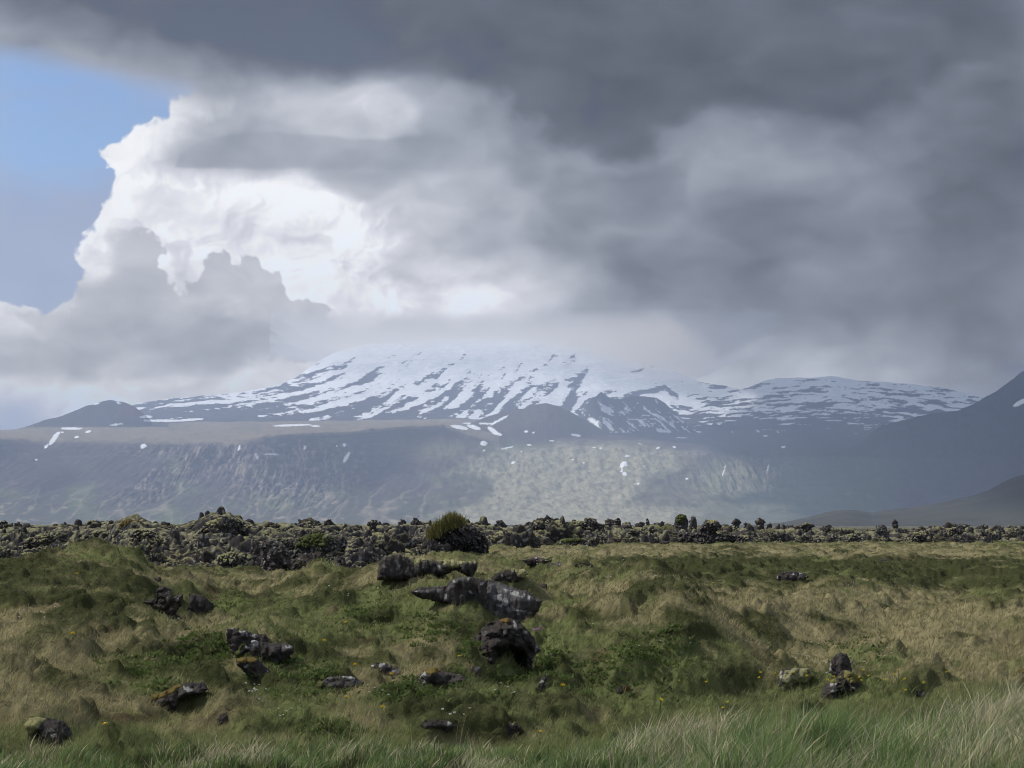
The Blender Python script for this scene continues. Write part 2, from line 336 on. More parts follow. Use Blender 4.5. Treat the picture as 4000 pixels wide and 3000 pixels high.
rows = [(5300, None), (6300, 2030+0*C), (7350, 2030-(2030-edge)*.50), (8100, edge), (8500, edge-(edge-back)*.30), (10000, back), (13000, top), (15500, None)]
Z = np.zeros_like(C); zr = []
for rr, pyc in rows:
    zr.append(np.full_like(C, 2.) if (pyc is None and rr < 6000) else (zat(C, top, 13000.)-350 if pyc is None else zat(C, pyc, float(rr))))
for k in range(len(rows)-1):
    r0, r2 = rows[k][0], rows[k+1][0]
    t = np.clip((Rr-r0)/(r2-r0), 0, 1); m = (Rr >= r0) & (Rr <= r2)
    if rows[k][0] == 10000: t = t*.55+.45*t*t*(3-2*t)
    Z = np.where(m, zr[k]*(1-t)+zr[k+1]*t, Z)
def smax(a, b, k):
    h = np.clip(.5+.5*(a-b)/k, 0, 1); return b*(1-h)+a*h+k*h*(1-h)
def peak(Z, r0, crest, sf, sb, k=25, rough=0., seed=0.):
    zc = zat(C, interp(C, crest), float(r0))
    if rough: zc = zc+rough*fbm(C/60., C*0+seed, 0., 4)
    q = Rr-r0; dn = np.where(q < 0, -q*sf, q*sb)
    P = zc-dn*(1+.22*fbm(X/190, Y/520, seed, 4)*np.exp(-(dn/160)**2))
    return smax(P, Z, k)
Z = peak(Z, 9700, [(-400,1900),(0,1700),(30,1682),(130,1652),(180,1634),(230,1622),(330,1583),(380,1568),(425,1561),(470,1568),(520,1586),(560,1616),(585,1645),(620,1700),(700,1900),(5000,1900)], .50, .5, 12, 5, 3.)
Z = peak(Z, 9100, [(0,1900),(1700,1800),(1850,1646),(1950,1612),(2050,1592),(2100,1580),(2135,1577),(2180,1588),(2240,1612),(2300,1650),(2400,1700),(2500,1800),(5000,1900)], .38, .4, 25, 5, 5.)
Z = peak(Z, 9900, [(0,1900),(2100,1760),(2230,1625),(2290,1578),(2330,1550),(2350,1531),(2375,1548),(2400,1560),(2440,1552),(2470,1545),(2520,1548),(2570,1556),(2600,1575),(2640,1610),(2720,1680),(2850,1800),(5000,1900)], .55, .5, 14, 8, 7.)
Z = peak(Z, 11900, [(0,1900),(2500,1640),(2700,1566),(2850,1540),(2950,1502),(3010,1482),(3080,1476),(3180,1474),(3250,1468),(3330,1482),(3450,1496),(3600,1508),(3750,1528),(3850,1548),(4000,1570),(4600,1600)], .42, .3, 20, 5, 9.)
Z = peak(Z, 7700, [(0,2200),(3000,1980),(3300,1760),(3450,1660),(3600,1622),(3750,1597),(3850,1556),(3900,1522),(3950,1486),(4000,1448),(4060,1420),(4300,1360),(4700,1320)], .52, .45, 30, 8, 11.)
face = ss(6250, 6700, Rr)*(1-ss(8000, 8250, Rr))
rd = lambda sx, sy, s, o=5: np.sqrt(pn(X/sx+warp*.6, Y/sy, s)**2+.003)*.6+np.sqrt(pn(X/sx*2.2+warp, Y/sy*2, s+5)**2+.003)*.3+.2*np.abs(pn(X/sx*5, Y/sy*4, s+8))
gul = rd(230, 1100, 4.)
fxx, fyy = frame_of(np.stack([X, Y, Z-EZ], -1))
crag = np.clip(ell(fxx, fyy, 1140, 1850, 230, 110)+ell(fxx, fyy, 640, 1880, 240, 60, -25)*.6+ell(fxx, fyy, 900, 1760, 400, 30)*.6+ell(fxx, fyy, 2900, 1860, 200, 80)*.7, 0, 1)
Z = Z+face*(gul*34-12)+face*crag*(rd(95, 900, 9.)*150-50)+face*crag*fbm(X/60, Y/70, 3., 4)*14
Z = Z+ss(5800, 6600, Rr)*(fbm(X/260, Y/260, 6., 6)*11+fbm(X/60, Y/60, 1., 4)*3)
Z = Z+ss(9900, 10400, Rr)*fbm(X/420, Y/420, 12., 5)*22
fan_poly = [(1760,1830),(1850,1800),(1940,1765),(2050,1752),(2200,1735),(2420,1735),(2540,1745),(2640,1772),(2730,1765),(2650,1805),(2560,1850),(2500,1900),(2440,1960),(2560,1985),(2750,2010),(2600,2060),(1650,2060),(1800,2000),(1900,1930),(1930,1870),(1830,1850)]
px, py = frame_of(np.stack([X, Y, Z-EZ], -1)); px = px.astype(np.float32); py = py.astype(np.float32)
wx = fbm(px/120, py/90, 5., 5); wy = fbm(px/120, py/60, 9., 5); n5 = fbm((px+1.5*py)/60, (py-.3*px)/24, 66., 5)
fan = ss(-34, 30, sdf(fan_poly, px+wx*60+n5*20, py+wy*34+n5*8))*(Rr < 8700)
Z = Z+fan*(fbm(X/55, Y/110, 21., 5)*13)
Z = np.maximum(Z, -1.)
# own colours
n1 = fbm(px/200, py/90, 1., 6); n2 = fbm(px/30, py/16, 4., 5); n3 = fbm((px+2.0*py)/70, (py-.3*px)/26, 6., 5); n4 = fbm(px/9, py/6, 7., 3)
col = np.zeros(px.shape+(3,)); col[:] = (.070, .055, .062)
col = mixa(col, (.10, .125, .06), np.clip(ss(.0, .6, n1)*.7+ss(1850, 2040, py)*.4, 0, 1))
col = mixa(col, (.36, .30, .22), ss(.2, .6, n3)*ss(1890, 1990, py)*.75*(px < 2000))
col = mixa(col, (.26, .21, .17), ss(.0, .4, n2)*crag*.8)
col = mixa(col, (.21, .175, .12), ss(-25, 10, -(py-edge)+n2*10)*(Rr < 10300)*(px < 1950)*(1-.3*ss(0, .5, n1)))
col = mixa(col, (.20, .19, .12), ell(px, py, 1720, 1755, 160, 40)*.8)
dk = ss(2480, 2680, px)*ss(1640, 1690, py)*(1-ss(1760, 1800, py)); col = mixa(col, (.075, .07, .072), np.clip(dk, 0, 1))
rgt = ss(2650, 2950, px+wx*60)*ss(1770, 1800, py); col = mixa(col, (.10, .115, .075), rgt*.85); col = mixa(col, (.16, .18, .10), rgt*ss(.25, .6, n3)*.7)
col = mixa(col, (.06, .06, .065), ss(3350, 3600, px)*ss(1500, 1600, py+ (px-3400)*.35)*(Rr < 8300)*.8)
fcol = mixa(np.zeros(px.shape+(3,))+np.array((.33, .31, .215)), (.12, .115, .08), ss(-.1, .4, fbm(px/44+wx, py/15+wy, 15., 6, .6))*.5)
rib = ss(.20, .50, np.abs(pn(px/17+wx*1.4, py/75+wy*.5, 81.))+.25*n4)*ss(.15, .5, crag+.15*n2)
col = mixa(col, (.040, .036, .042), crag*.6*ss(.1, -.3, n2)); col = mixa(col, (.30, .245, .19), rib*.75)
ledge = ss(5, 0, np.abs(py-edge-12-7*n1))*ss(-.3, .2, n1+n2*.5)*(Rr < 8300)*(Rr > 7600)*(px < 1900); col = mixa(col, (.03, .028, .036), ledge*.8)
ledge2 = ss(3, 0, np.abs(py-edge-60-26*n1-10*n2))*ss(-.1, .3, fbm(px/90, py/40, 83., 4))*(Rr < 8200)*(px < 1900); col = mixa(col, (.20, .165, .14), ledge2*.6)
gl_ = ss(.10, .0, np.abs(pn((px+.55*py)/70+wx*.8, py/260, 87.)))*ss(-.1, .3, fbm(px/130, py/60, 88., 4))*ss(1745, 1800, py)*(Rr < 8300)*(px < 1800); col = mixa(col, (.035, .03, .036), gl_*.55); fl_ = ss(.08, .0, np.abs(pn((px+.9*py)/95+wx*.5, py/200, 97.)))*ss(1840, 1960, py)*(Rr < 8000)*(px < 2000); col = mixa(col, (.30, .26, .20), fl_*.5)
around = ss(1500, 2000, px+wx*160)*ss(3300, 2700, px+wx*120)*ss(1770, 1830, py)*(Rr < 8600); col = mixa(col, (.17, .165, .105), around*(.35+.5*ss(-.1, .5, n5)))
col = mixa(col, fcol, fan*.9)
col = mixa(col, (.20, .215, .12), ell(px, py, 2790, 1880, 60, 36, -40)*.7)
cone = (Rr > 10050)|((Rr > 9350) & (px > 2180) & (px < 2800))
rock = np.zeros(px.shape+(3,))+np.array((.055, .052, .058)); col = np.where(cone[..., None], rock, col)
cr = ss(0, 25, Z-zat(C, back+0*C, 10000.)*Rr/10000)*(np.abs(Rr-9700) < 420)*(px < 660)
crz = (Rr > 9250) & (Rr < 10050) & (px < 660) & (py < 1668)
col = np.where(crz[..., None], mixa(np.zeros(px.shape+(3,))+np.array((.055, .048, .052)), (.14, .06, .05), ell(px, py, 530, 1605, 50, 36)*.8), col)
mnd = (Rr > 8700) & (Rr < 9500) & (px > 1830) & (px < 2420) & (py < 1690)
col = np.where(mnd[..., None], np.zeros(px.shape+(3,))+np.array((.085, .072, .062)), col)
# snow
g = interp(px, [(300, 5.), (700, 4.2), (1200, 2.3), (1500, 1.6), (1900, 1.2), (2300, 1.0), (2600, 2.), (2800, 5.5), (3300, 7.), (4000, 4.)])
g = np.where((px > 2650), -np.interp(px, [2650, 2900, 3200, 3500, 4000], [5., 6., 9., -6., -5.]), g)
q = px+(py-1600)*g
sw = fbm(px/70, py/40, 31., 4)
sc_q = 12*np.abs(g)+34
sn = fbm((q-2000)/sc_q+sw*.25, py/80+sw*.35, 41., 5, .52)+.42*fbm(px/40+sw*.4, py/8.5, 44., 5, .6)+.10*np.clip(n1, -1, 1)
bare = interp(py, [(1300, -.85), (1400, -.46), (1480, -.28), (1540, -.14), (1590, -.02), (1625, .10), (1645, .22), (1670, .34), (1700, .60), (1740, 1.5)])
bare = bare+interp(px, [(500, .20), (800, .18), (1100, .12), (1400, .09), (2000, .06), (2500, -.02), (2800, .02), (3600, .04), (3900, -.1)])
snR = fbm(px/120+sw*.3, (py-.45*interp(px, [(2500,1640),(2850,1540),(3080,1476),(3250,1468),(3600,1508),(4000,1570)]))/13+sw*.6, 61., 5, .55)+.3*fbm(px/40, py/7, 62., 4)
sn = sn*(1-ss(2620, 2760, px))+snR*ss(2620, 2760, px)
snow = ((sn-bare) > 0) & (Rr > 10100)
hillsnow = (Rr > 9350) & (Rr <= 10100) & (px > 2150) & (px < 3700) & (fbm((px-1.1*py)/26., (py+.2*px)/70., 51., 4)+.2*n4 > np.where(px < 2750, .12, .45)+np.clip((1605-py)/60, 0, 1)*.5) & (py > 1560) & (py < 1690)
snow |= hillsnow
flats = (Rr > 8900) & (Rr <= 10100) & (px > 2450) & (px < 3600) & (fbm(px/60, py/5, 55., 4) > .30+np.clip((py-1660)/70, 0, 1)*.6) & (py > 1620) & (py < 1740); snow |= flats
PATCH = [(280,1674,44,5,0),(212,1712,36,9,-52),(181,1743,14,5,-50),(243,1688,6,3,0),(345,1686,13,5,-15),(298,1707,10,4,-10),(455,1658,30,4,-8),(560,1743,13,9,-20),(142,1796,5,3,0),(570,1628,26,6,0),(640,1643,90,5,0),(740,1640,60,5,-4),(372,1577,20,4,-8),(292,1598,7,3,0),(465,1575,10,3,25),
 (1140,1661,82,4,-2),(1230,1664,20,3,0),(934,1750,5,12,15),(1003,1782,6,16,-20),(1062,1774,34,3,0),(1345,1738,7,8,0),(1354,1786,7,26,30),(1190,1750,4,10,20),(1316,1742,4,6,0),(1823,1653,18,3,0),(1795,1669,38,8,10),(1851,1669,30,8,16),(1925,1682,26,9,35),(1940,1694,24,6,15),(1950,1642,44,5,-28),(1900,1655,34,3,0),
 (1890,1732,15,10,5),(1890,1760,8,3,-20),(1981,1749,26,4,-14),(2056,1686,9,4,0),(2084,1689,5,3,0),(2249,1700,22,5,8),(2155,1722,10,3,0),(2067,1738,9,3,0),(2037,1764,4,2,0),(2004,1807,8,6,-40),(2436,1813,17,10,-25),(2428,1834,5,12,0),(2440,1852,10,7,10),(2450,1781,10,5,-20),(2487,1890,13,4,-10),(2321,1750,7,3,0),(2345,1748,6,3,0),(2238,1797,4,3,0),(2280,1808,6,3,10),(2300,1838,4,3,0),(2518,1820,5,3,-30),(2570,1750,10,4,-25),(2633,1746,7,3,0),(2500,1733,14,2,0),(2660,1710,26,2,0),(2683,1870,5,4,0),(3060,1746,10,4,-5),(2990,1703,12,3,0),(3992,1569,42,10,-28),(2999,1832,3,20,14),(2828,1840,2,26,16)]
for (cx, cy, rx, ry, t_) in PATCH:
    m = (np.abs(px-cx) < 110) & (np.abs(py-cy) < 60)
    if m.any():
        e = ell(px[m]+n4[m]*3, py[m]+n4[m]*2, cx, cy, rx, ry, t_) > .42
        snow[m] |= e
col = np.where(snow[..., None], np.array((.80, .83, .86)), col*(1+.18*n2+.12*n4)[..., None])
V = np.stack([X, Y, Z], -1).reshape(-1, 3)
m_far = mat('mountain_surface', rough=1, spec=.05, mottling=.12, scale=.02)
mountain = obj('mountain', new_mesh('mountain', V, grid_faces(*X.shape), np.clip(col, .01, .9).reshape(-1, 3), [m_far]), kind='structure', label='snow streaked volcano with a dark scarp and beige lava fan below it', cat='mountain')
# nearer hill at the right
azh = np.linspace(R(5), R(26), 420); rh = np.linspace(1900, 3900, 170); A, Rr = np.meshgrid(azh, rh); C = col_of_az(A)
X = Rr*np.sin(A); Y = Rr*np.cos(A)
cz = zat(C, interp(C, [(2400,2062),(2900,2052),(3050,2040),(3150,2022),(3230,2000),(3300,1990),(3340,1992),(3400,2003),(3450,1997),(3550,1984),(3650,1966),(3720,1952),(3800,1935),(3860,1918),(3920,1885),(3960,1868),(4000,1858),(4200,1800),(4800,1700)]), 3000.)
Z = (cz+2)*np.exp(-((Rr-3000)/np.where(Rr < 3000, 480, 420))**2)-2.5+(fbm(X/120, Y/120, 3., 6)*5+fbm(X/25, Y/25, 8., 4)*1.2)*ss(5, 30, cz)
hc = np.zeros(X.shape+(3,))+np.array((.055, .055, .045)); hc = mixa(hc, (.035, .034, .03), ss(0, .5, fbm(X/150, Y/150, 2., 5))*.7); hc = mixa(hc, (.075, .075, .05), ss(.2, .6, fbm(X/70, Y/200, 12., 5))*.5)
obj('hills', new_mesh('hills', np.stack([X, Y, Z], -1).reshape(-1, 3), grid_faces(*X.shape), hc.reshape(-1, 3), [m_far]), kind='structure', label='low dark green hill in front of the mountain at the right', cat='hill')

# ------------------------------------------------------------------ near ground
BND = [(-2500,2180,60,0),(-600,2200,50,0),(0,2193,48,0),(200,2175,50,0),(360,2185,47,0),(520,2205,43,0),(620,2238,38,0),(1200,2240,38,0),(1480,2236,38,0),(1620,2205,42,0),(1760,2170,47,0),(1950,2142,54,0),(2200,2142,56,0),(2400,2134,60,0),(2600,2124,66,0),(2800,2126,68,0),(3000,2128,70,0),(3500,2120,74,0),(4000,2116,78,0),(4600,2112,80,0),(6500,2110,80,0)]
_b = np.array(BND, float)
def rb_of(c): return np.interp(c, _b[:, 0], _b[:, 2])
def zb_of(c): return EZ+rb_of(c)*(-(np.interp(c, _b[:, 0], _b[:, 1])-2050)/FPX)
# soft swells and hollows: (px, py of centre, half width px, half depth m, height m)
BUMPS = [(1845,2600,70,.5,.26),(1720,2385,170,.7,.16),(1850,2450,60,.5,.16),(2480,2480,300,1.6,.20),(2650,2380,260,2.,.16),(400,2620,220,1.2,.16),(120,2650,160,1.2,.16),(1770,2470,95,.9,.26),(1500,2330,420,3,.14),(2330,2560,200,1.8,.16),(3250,2480,300,3,.12),(420,2450,200,2,.14),(1150,2480,240,1.6,.14),(250,2330,520,7,.60),(2900,2480,520,5,-.22),(2450,2400,330,5,.22),(1500,2420,360,3.2,.30),(1700,2560,200,1.6,.10),(2190,2650,120,.9,.34),(2000,2640,110,.9,-.30),(1960,2520,100,1.4,-.28),
 (730,2400,110,1.6,-.62),(640,2330,60,2.,-.4),(3650,2700,260,.8,.16),(3500,2400,600,6,.10),(980,2600,260,1.,.10),(500,2560,380,1.5,.16),(700,2760,160,.7,-.16),(2550,2700,260,1.5,-.14),(2915,2660,70,.7,.26),
 (2750,2250,300,6,.16),(3450,2260,500,6,.10),(3050,2290,120,5,-.2),(3700,2200,400,7,.16),(1250,2330,300,3,.10),(960,2460,200,1.5,.06),(2600,2520,200,1.6,.20),(2750,2420,260,2.5,.14),(2350,2300,240,3,.12),(870,2775,70,.5,.16),(190,2850,80,.5,.08)]
def flat_r(px, py): return max(7., EZ*FPX/(py-2050)) if py > 2120 else 60.
_BW = None; _LW = ()
def base_z(c, r):
    rb = rb_of(c); zb = zb_of(c)
    t = np.clip((r-13)/(rb-13), 0, 1.15)
    return zb*t**1.25
def G(x, y):
    """smooth height of the turf"""
    x = np.asarray(x, float); y = np.asarray(y, float)
    r = np.hypot(x, y); az = np.arctan2(x, np.maximum(y, -1e9)); c = col_of_az(np.clip(az, R(-50), R(50)))
    z = base_z(np.clip(c, -2000, 6000), r)
    if _BW is not None:
        for (bx, by, wr, wd, h, ux, uy) in _BW:
            dx = x-bx; dy = y-by; a = dx*ux+dy*uy; b = -dx*uy+dy*ux
            z = z+h*np.exp(-((b/wr)**2+(a/wd)**2))
    for (pl, h, wd) in _LW:
        d2 = np.full(z.shape, 1e9)
        for (ax, ay), (bx, by) in zip(pl[:-1], pl[1:]):
            ex, ey = bx-ax, by-ay; t = np.clip(((x-ax)*ex+(y-ay)*ey)/(ex*ex+ey*ey), 0, 1); d2 = np.minimum(d2, (x-ax-t*ex)**2+(y-ay-t*ey)**2)
        z = z+h*np.exp(-d2/wd**2)
    return z
def at(px, py, zoff=0.):
    """point of the turf seen at frame position"""
    d = dir_of(px, py); h = math.hypot(d[0], d[1])
    rr = np.geomspace(6, 110, 2600); x = rr*d[0]/h; y = rr*d[1]/h
    g = G(x, y)+zoff-(EZ+rr*d[2]/h)
    k = np.argmax(g > 0) if (g > 0).any() else len(rr)-1
    return np.array([x[k], y[k], float(G(x[k], y[k]))]), float(rr[k])
_tmp = []
for (cx_, cy_, wpx, wd, h) in BUMPS:
    p, r = at(cx_, cy_)
    u = p[:2]/np.hypot(*p[:2]); _tmp.append((p[0], p[1], wpx/FPX*r, wd, h, u[0], u[1]))
for (mx, my, mw, mh) in [(960,2520,150,80),(1040,2575,220,95),(1000,2625,160,80),(700,2740,230,100),(200,2900,190,130),(1340,2684,190,60),(1510,2630,110,60),(1720,2672,190,80),(1740,2345,250,110),(1980,2410,240,150),(1965,2600,230,190),(2070,2610,80,90),(3100,2680,150,80),(3290,2700,180,100),(3640,2705,310,60),(1700,2818,140,40),(2000,2875,110,80),(700,2415,220,110),(880,2800,90,50),(2115,2695,60,70),(1700,2236,380,70)]:
    p, r = at(mx, my); q_ = r+.25+.35*mw/FPX*r; u = p[:2]/np.hypot(*p[:2])
    _tmp.append((u[0]*q_, u[1]*q_, mw*.62/FPX*r, .22+.35*mw/FPX*r, .80*mh/FPX*r, u[0], u[1]))
def line_w(pts): return [tuple(at(a_, b_)[0][:2]) for a_, b_ in pts]
_L = [(line_w([(2180,2600),(2450,2640),(2750,2640),(2960,2590),(3120,2500),(3350,2420),(3600,2320),(3750,2250)]), -.48, 1.15), (line_w([(2150,2290),(2400,2350),(2640,2440),(2850,2540)]), .46, .9), (line_w([(2950,2370),(3150,2420)]), .16, .8), (line_w([(1250,2330),(1500,2390),(1750,2440),(1850,2500)]), .34, .8), (line_w([(880,2330),(760,2380),(700,2440)]), -.2, .6), (line_w([(0,2420),(250,2380),(480,2330)]), .36, 1.6)]
_BW = _tmp
_LW = _L
def clump(x, y): return fbm(x/.9+.3*pn(x/3, y/3), y/.9, 25., 4)
def micro(x, y):
    r = np.hypot(x, y); f = 1/(1+(r/120)**2)
    tus = 1-billow(x/1.3, y/1.3, 3., 3)
    return (fbm(x/3.2, y/3.2, 1., 4)*.24+tus*.15-.08+ss(.08, .30, clump(x, y))*.13+fbm(x/.45, y/.45, 5., 4)*.10+fbm(x/.11, y/.11, 6., 2)*.030)*f
def at_full(px, py):
    """first visible point of the finished turf, hummocks included"""
    d = dir_of(px, py); h = math.hypot(d[0], d[1]); rr = np.geomspace(6, 100, 3000); x = rr*d[0]/h; y = rr*d[1]/h
    g = G(x, y)+micro(x, y); k = int(np.argmax(g > EZ+rr*d[2]/h)); k = k if k else len(rr)-1
    return np.array([x[k], y[k], g[k]]), float(rr[k])
azd = np.linspace(R(-24), R(24), 1150//D); azo = np.linspace(R(24), R(336), 90)[1:-1]
az_all = np.concatenate([azd, azo])
rg = np.concatenate([np.geomspace(.6, 6.5, 24, endpoint=False), np.geomspace(6.5, 95, 640//D, endpoint=False), np.geomspace(95, 18000, 70)])
A, Rr = np.meshgrid(np.append(az_all, az_all[0]), rg); X = Rr*np.sin(A); Y = Rr*np.cos(A)
C = col_of_az(np.clip(np.where(A > math.pi, A-2*math.pi, A), R(-50), R(50)))
Z = G(X, Y)*(Rr < 300)+micro(X, Y)*ss(3, 6, Rr)
past = ss(0, 10, Rr-rb_of(C)); Z = Z*(1-past)+(zb_of(C)-.5-.5*ss(80, 200, Rr))*past*(Rr < 400)+past*(Rr >= 400)*(-1.2)
Z = np.where(np.abs(np.where(A > math.pi, A-2*math.pi, A)) > R(50), np.where(Rr < 60, Z, .0), Z)
# own colours of the turf
STRAW = [(150,2500,430,150,0,.9),(150,2720,200,90,0,.5),(760,2470,220,40,-8,.6),(900,2265,420,28,0,.7),(3350,2430,560,105,3,1.),(3850,2560,320,110,0,.8),(2650,2150,520,22,0,.9),(3500,2160,620,26,0,1.),(2560,2350,330,50,12,.7),(2980,2540,260,40,14,.6),(3000,2350,260,22,12,.5),(1450,2540,160,50,-10,.4),(1560,2250,140,25,0,.7),(1000,2900,150,34,0,.9),(1350,2800,220,50,0,.55),(1900,2890,300,40,0,.5),(3500,2320,300,24,6,.8),(2080,2150,150,20,0,.7),(3900,2820,200,120,0,.5),(1150,2600,90,60,0,.3),(2500,2250,200,14,4,.5)]
GREEN = [(2380,2650,330,120,0,.9),(2560,2560,140,70,30,.8),(1420,2440,240,90,0,.6),(1150,2730,170,70,0,.8),(3350,2600,190,70,-20,.7),(3170,2195,90,30,0,.9),(3100,2225,200,16,4,.6),(1950,2700,170,60,0,.8),(870,2370,140,40,0,.7),(2150,2540,110,80,0,.5),(1600,2380,170,60,0,.5),(600,2900,700,70,0,.8),(2500,2920,900,130,0,.7),(3400,2860,700,150,0,1.),(700,2640,160,50,0,.5),(1280,2560,80,50,0,.4),(2330,2250,160,26,0,.6),(3300,2900,500,200,0,.5)]
HEATH = [(180,2330,340,90,6,1.),(60,2240,180,46,0,.7),(560,2330,120,60,0,.6),(760,2600,330,70,4,.8),(3080,2212,300,26,3,.9),(3650,2225,420,40,3,1.),(3550,2200,500,20,0,.7),(2870,2150,150,12,0,.8),(2720,2465,160,30,28,1.),(3120,2420,190,16,8,.9),(2850,2400,240,18,20,.8),(2640,2185,220,12,0,.8),(2720,2235,230,18,0,.9),(2180,2640,100,70,0,1.),(1300,2530,140,50,-12,.8),(2900,2660,70,56,0,1.),(2560,2290,220,10,6,.5),(1200,2280,200,20,0,.5),(2430,2490,120,26,18,.6),(250,2650,120,30,0,.5),(1700,2740,200,30,0,.6),(1950,2820,160,60,0,.6),(1500,2420,90,30,0,.5),(1800,2460,60,50,30,.6),(2900,2260,320,20,4,.8),(3900,2270,260,20,0,.8),(2400,2420,160,20,14,.5)]
BROWN = [(90,2370,200,30,0,.5),(2850,2152,110,12,0,.8),(2300,2580,90,30,0,.5),(1420,2490,80,26,0,.6),(3550,2180,180,12,0,.7),(1560,2690,120,30,0,.5),(500,2820,220,26,0,.6),(800,2330,100,24,0,.6),(300,2480,120,24,0,.4)]
def turf(px, py, x, y):
    """colour and plant height of the turf at a place"""
    px = px.astype(np.float32); py = py.astype(np.float32)
    k = fbm(x/1.1, y/1.1, 2., 5, .6); k2 = fbm(x/.35, y/.35, 8., 4, .6); k3 = fbm(x/4.5, y/4.5, 4., 4)
    jx = px+fbm(x/1.6, y/1.6, 13., 4)*70; jy = py+fbm(x/1.6, y/1.6, 17., 4)*34*np.clip((py-2080)/300, .15, 1.5)
    s = np.full(px.shape, .26)+k3*.22; g = np.full(px.shape, .30)-k3*.15; h = np.full(px.shape, .26); b = np.full(px.shape, .15)
    for L_, arr in ((STRAW, 's'), (GREEN, 'g'), (HEATH, 'h'), (BROWN, 'b')):
        for (cx, cy, rx, ry, t_, a_) in L_:
            e = ell(jx, jy, cx, cy, rx, ry, t_)*a_*1.1
            if arr == 's': s = s+e*.78
            elif arr == 'g': g = g+e
            elif arr == 'h': h = h+e*1.5
            else: b = b+e
    s = s*np.exp(1.7*k+.7*k2); g = g*np.exp(-1.2*k+1.3*fbm(x/.8, y/.8, 30., 4)); h = h*np.exp(2.6*clump(x, y)+1.2*fbm(x/2.2, y/2.2, 50., 4)-.4*k2); b = b*np.exp(2.2*fbm(x/.5, y/.5, 70., 4))
    mo = .05*np.exp(2.6*fbm(x/.7, y/.7, 90., 4)+1.)
    W = np.stack([s, g, h, b, mo], -1)**3.0; W /= W.sum(-1, keepdims=True)
    P = np.array([(.255, .225, .125), (.130, .150, .058), (.050, .056, .022), (.085, .058, .036), (.215, .205, .085)])
    Hh = np.array([.095, .08, .035, .025, .012])
    return W@P*TURF_GAIN, W@Hh
TURF_GAIN = 1.42
gx_, gy_ = frame_of(np.stack([X, Y, Z-EZ], -1))
infront = (Rr < 400) & (Y > 1)
gx_ = np.where(infront, gx_, 0.); gy_ = np.where(infront, gy_, 2400.)
tc_, th_ = turf(gx_, gy_, X, Y)
gcol = tc_*.62*(1+.25*fbm(X/.12, Y/.12, 3., 3))[..., None]
gcol = np.where((Rr > 100)[..., None], np.array((.07, .075, .04)), gcol)
m_turf = mat('turf', rough=1, spec=.03, bump=(14., .05, .8), mottling=.22, scale=9.)
obj('ground', new_mesh('ground', np.stack([X, Y, Z], -1).reshape(-1, 3), grid_faces(*X.shape), np.clip(gcol, .01, .8).reshape(-1, 3), [m_turf]), kind='structure', label='uneven turf of dry straw, green grass and dark heath', cat='ground')

# ------------------------------------------------------------------ lava field: sheet of clinkery blocks under pale moss
LTOP0 = [(-2500,2040),(-300,2040),(0,2052),(250,2050),(350,2040),(450,2034),(540,2010),(600,2046),(720,2052),(780,2026),(830,2000),(900,2002),(960,2038),(1100,2046),(1250,2048),(1450,2052),(1600,2046),(1700,2036),(1800,2034),(1900,2046),(2000,2054),(2120,2044),(2330,2044),(2380,2050),(2500,2050),(2650,2050),(2800,2052),(3000,2062),(3400,2070),(3600,2062),(3750,2056),(3900,2060),(4000,2060),(6500,2060)]
LTOP = [(a_, b_+13) for a_, b_ in LTOP0]
def lava_base(c, r):
    rb = rb_of(c); zb = zb_of(c); zt = zat(c, np.interp(c, np.array(LTOP)[:, 0], np.array(LTOP)[:, 1]), r)
    t = ss(0, np.interp(c, [0, 2400, 2800, 4000], [30, 26, 20, 20]), r-rb)
    far = ss(95, 150, r); zf = EZ-.35-.004*(r-95)
    return (zb-.25)*(1-t)+t*((zt-.12)*(1-far)+zf*far)
def lava_relief(x, y):
    w1 = fbm(x/5, y/5, 1., 3)*1.2; w2 = fbm(x/5, y/5, 4., 3)*1.2
    def rdg(s, z, o): 
        return 1-np.clip(billow(x/s+w1, y/s+w2, z, o, .45), 0, 1.1)
    a = rdg(5.5, 7., 3); b = 1-np.clip(billow(x/1.5+w1, y/1.5-w2, 17., 3, .5)*1.3, 0, 1.2); c_ = np.abs(pn(x/.42, y/.42, 3.)); d_ = fbm(x/.17, y/.17, 6., 3)
    blocky = ss(.05, .45, fbm(x/1.9+w1*.3, y/1.9, 22., 3))
    return .75*(a-.55)+.42*(1-b)*1.0-.50+.40*blocky+.16*c_*2+.07*d_
def cap(v, q):
    t = ss(10, 26, q); return v*(1-t)+t*np.where(v > .1, .1+(v-.1)*.35, v)
A, Rr = np.meshgrid(np.linspace(R(-25), R(25), 1500//D), np.concatenate([np.geomspace(37, 135, 560//D, endpoint=False), np.geomspace(135, 2200, 90)])); C = col_of_az(A)
X = Rr*np.sin(A); Y = Rr*np.cos(A)
rel = lava_relief(X, Y); edge_in = ss(-.3, 5., Rr-rb_of(C)+fbm(X/2.5, Y/2.5, 3., 4)*3)
amp = np.interp(C, [0, 2400, 2900, 4000], [1.0, 1.0, .75, .75])
Z = lava_base(C, Rr)+(cap(rel, Rr-rb_of(C))*.85*amp+.1)*edge_in-1.3*(1-edge_in)
Z = np.where(Rr > 400, -.3, Z)
nx = np.gradient(Z, axis=1)/np.maximum(np.gradient(Rr*A, axis=1), 1e-4); ny = np.gradient(Z, axis=0)/np.maximum(np.gradient(Rr, axis=0), 1e-4)
slope = np.hypot(nx, ny)
moss = ss(.86, .24, slope+.55*fbm(X/.9, Y/.9, 5., 5)-.35*ss(-.1, .5, fbm(X/7, Y/7, 8., 3)))
moss = moss*(1-.8*ss(75, 125, Rr)*ss(-.5, .3, fbm(X/6, Y/6, 71., 4)+.1))
lc = np.zeros(X.shape+(3,))+np.array((.040, .037, .038)); lc = lc*(1+.55*fbm(X/.3, Y/.3, 2., 4))[..., None]
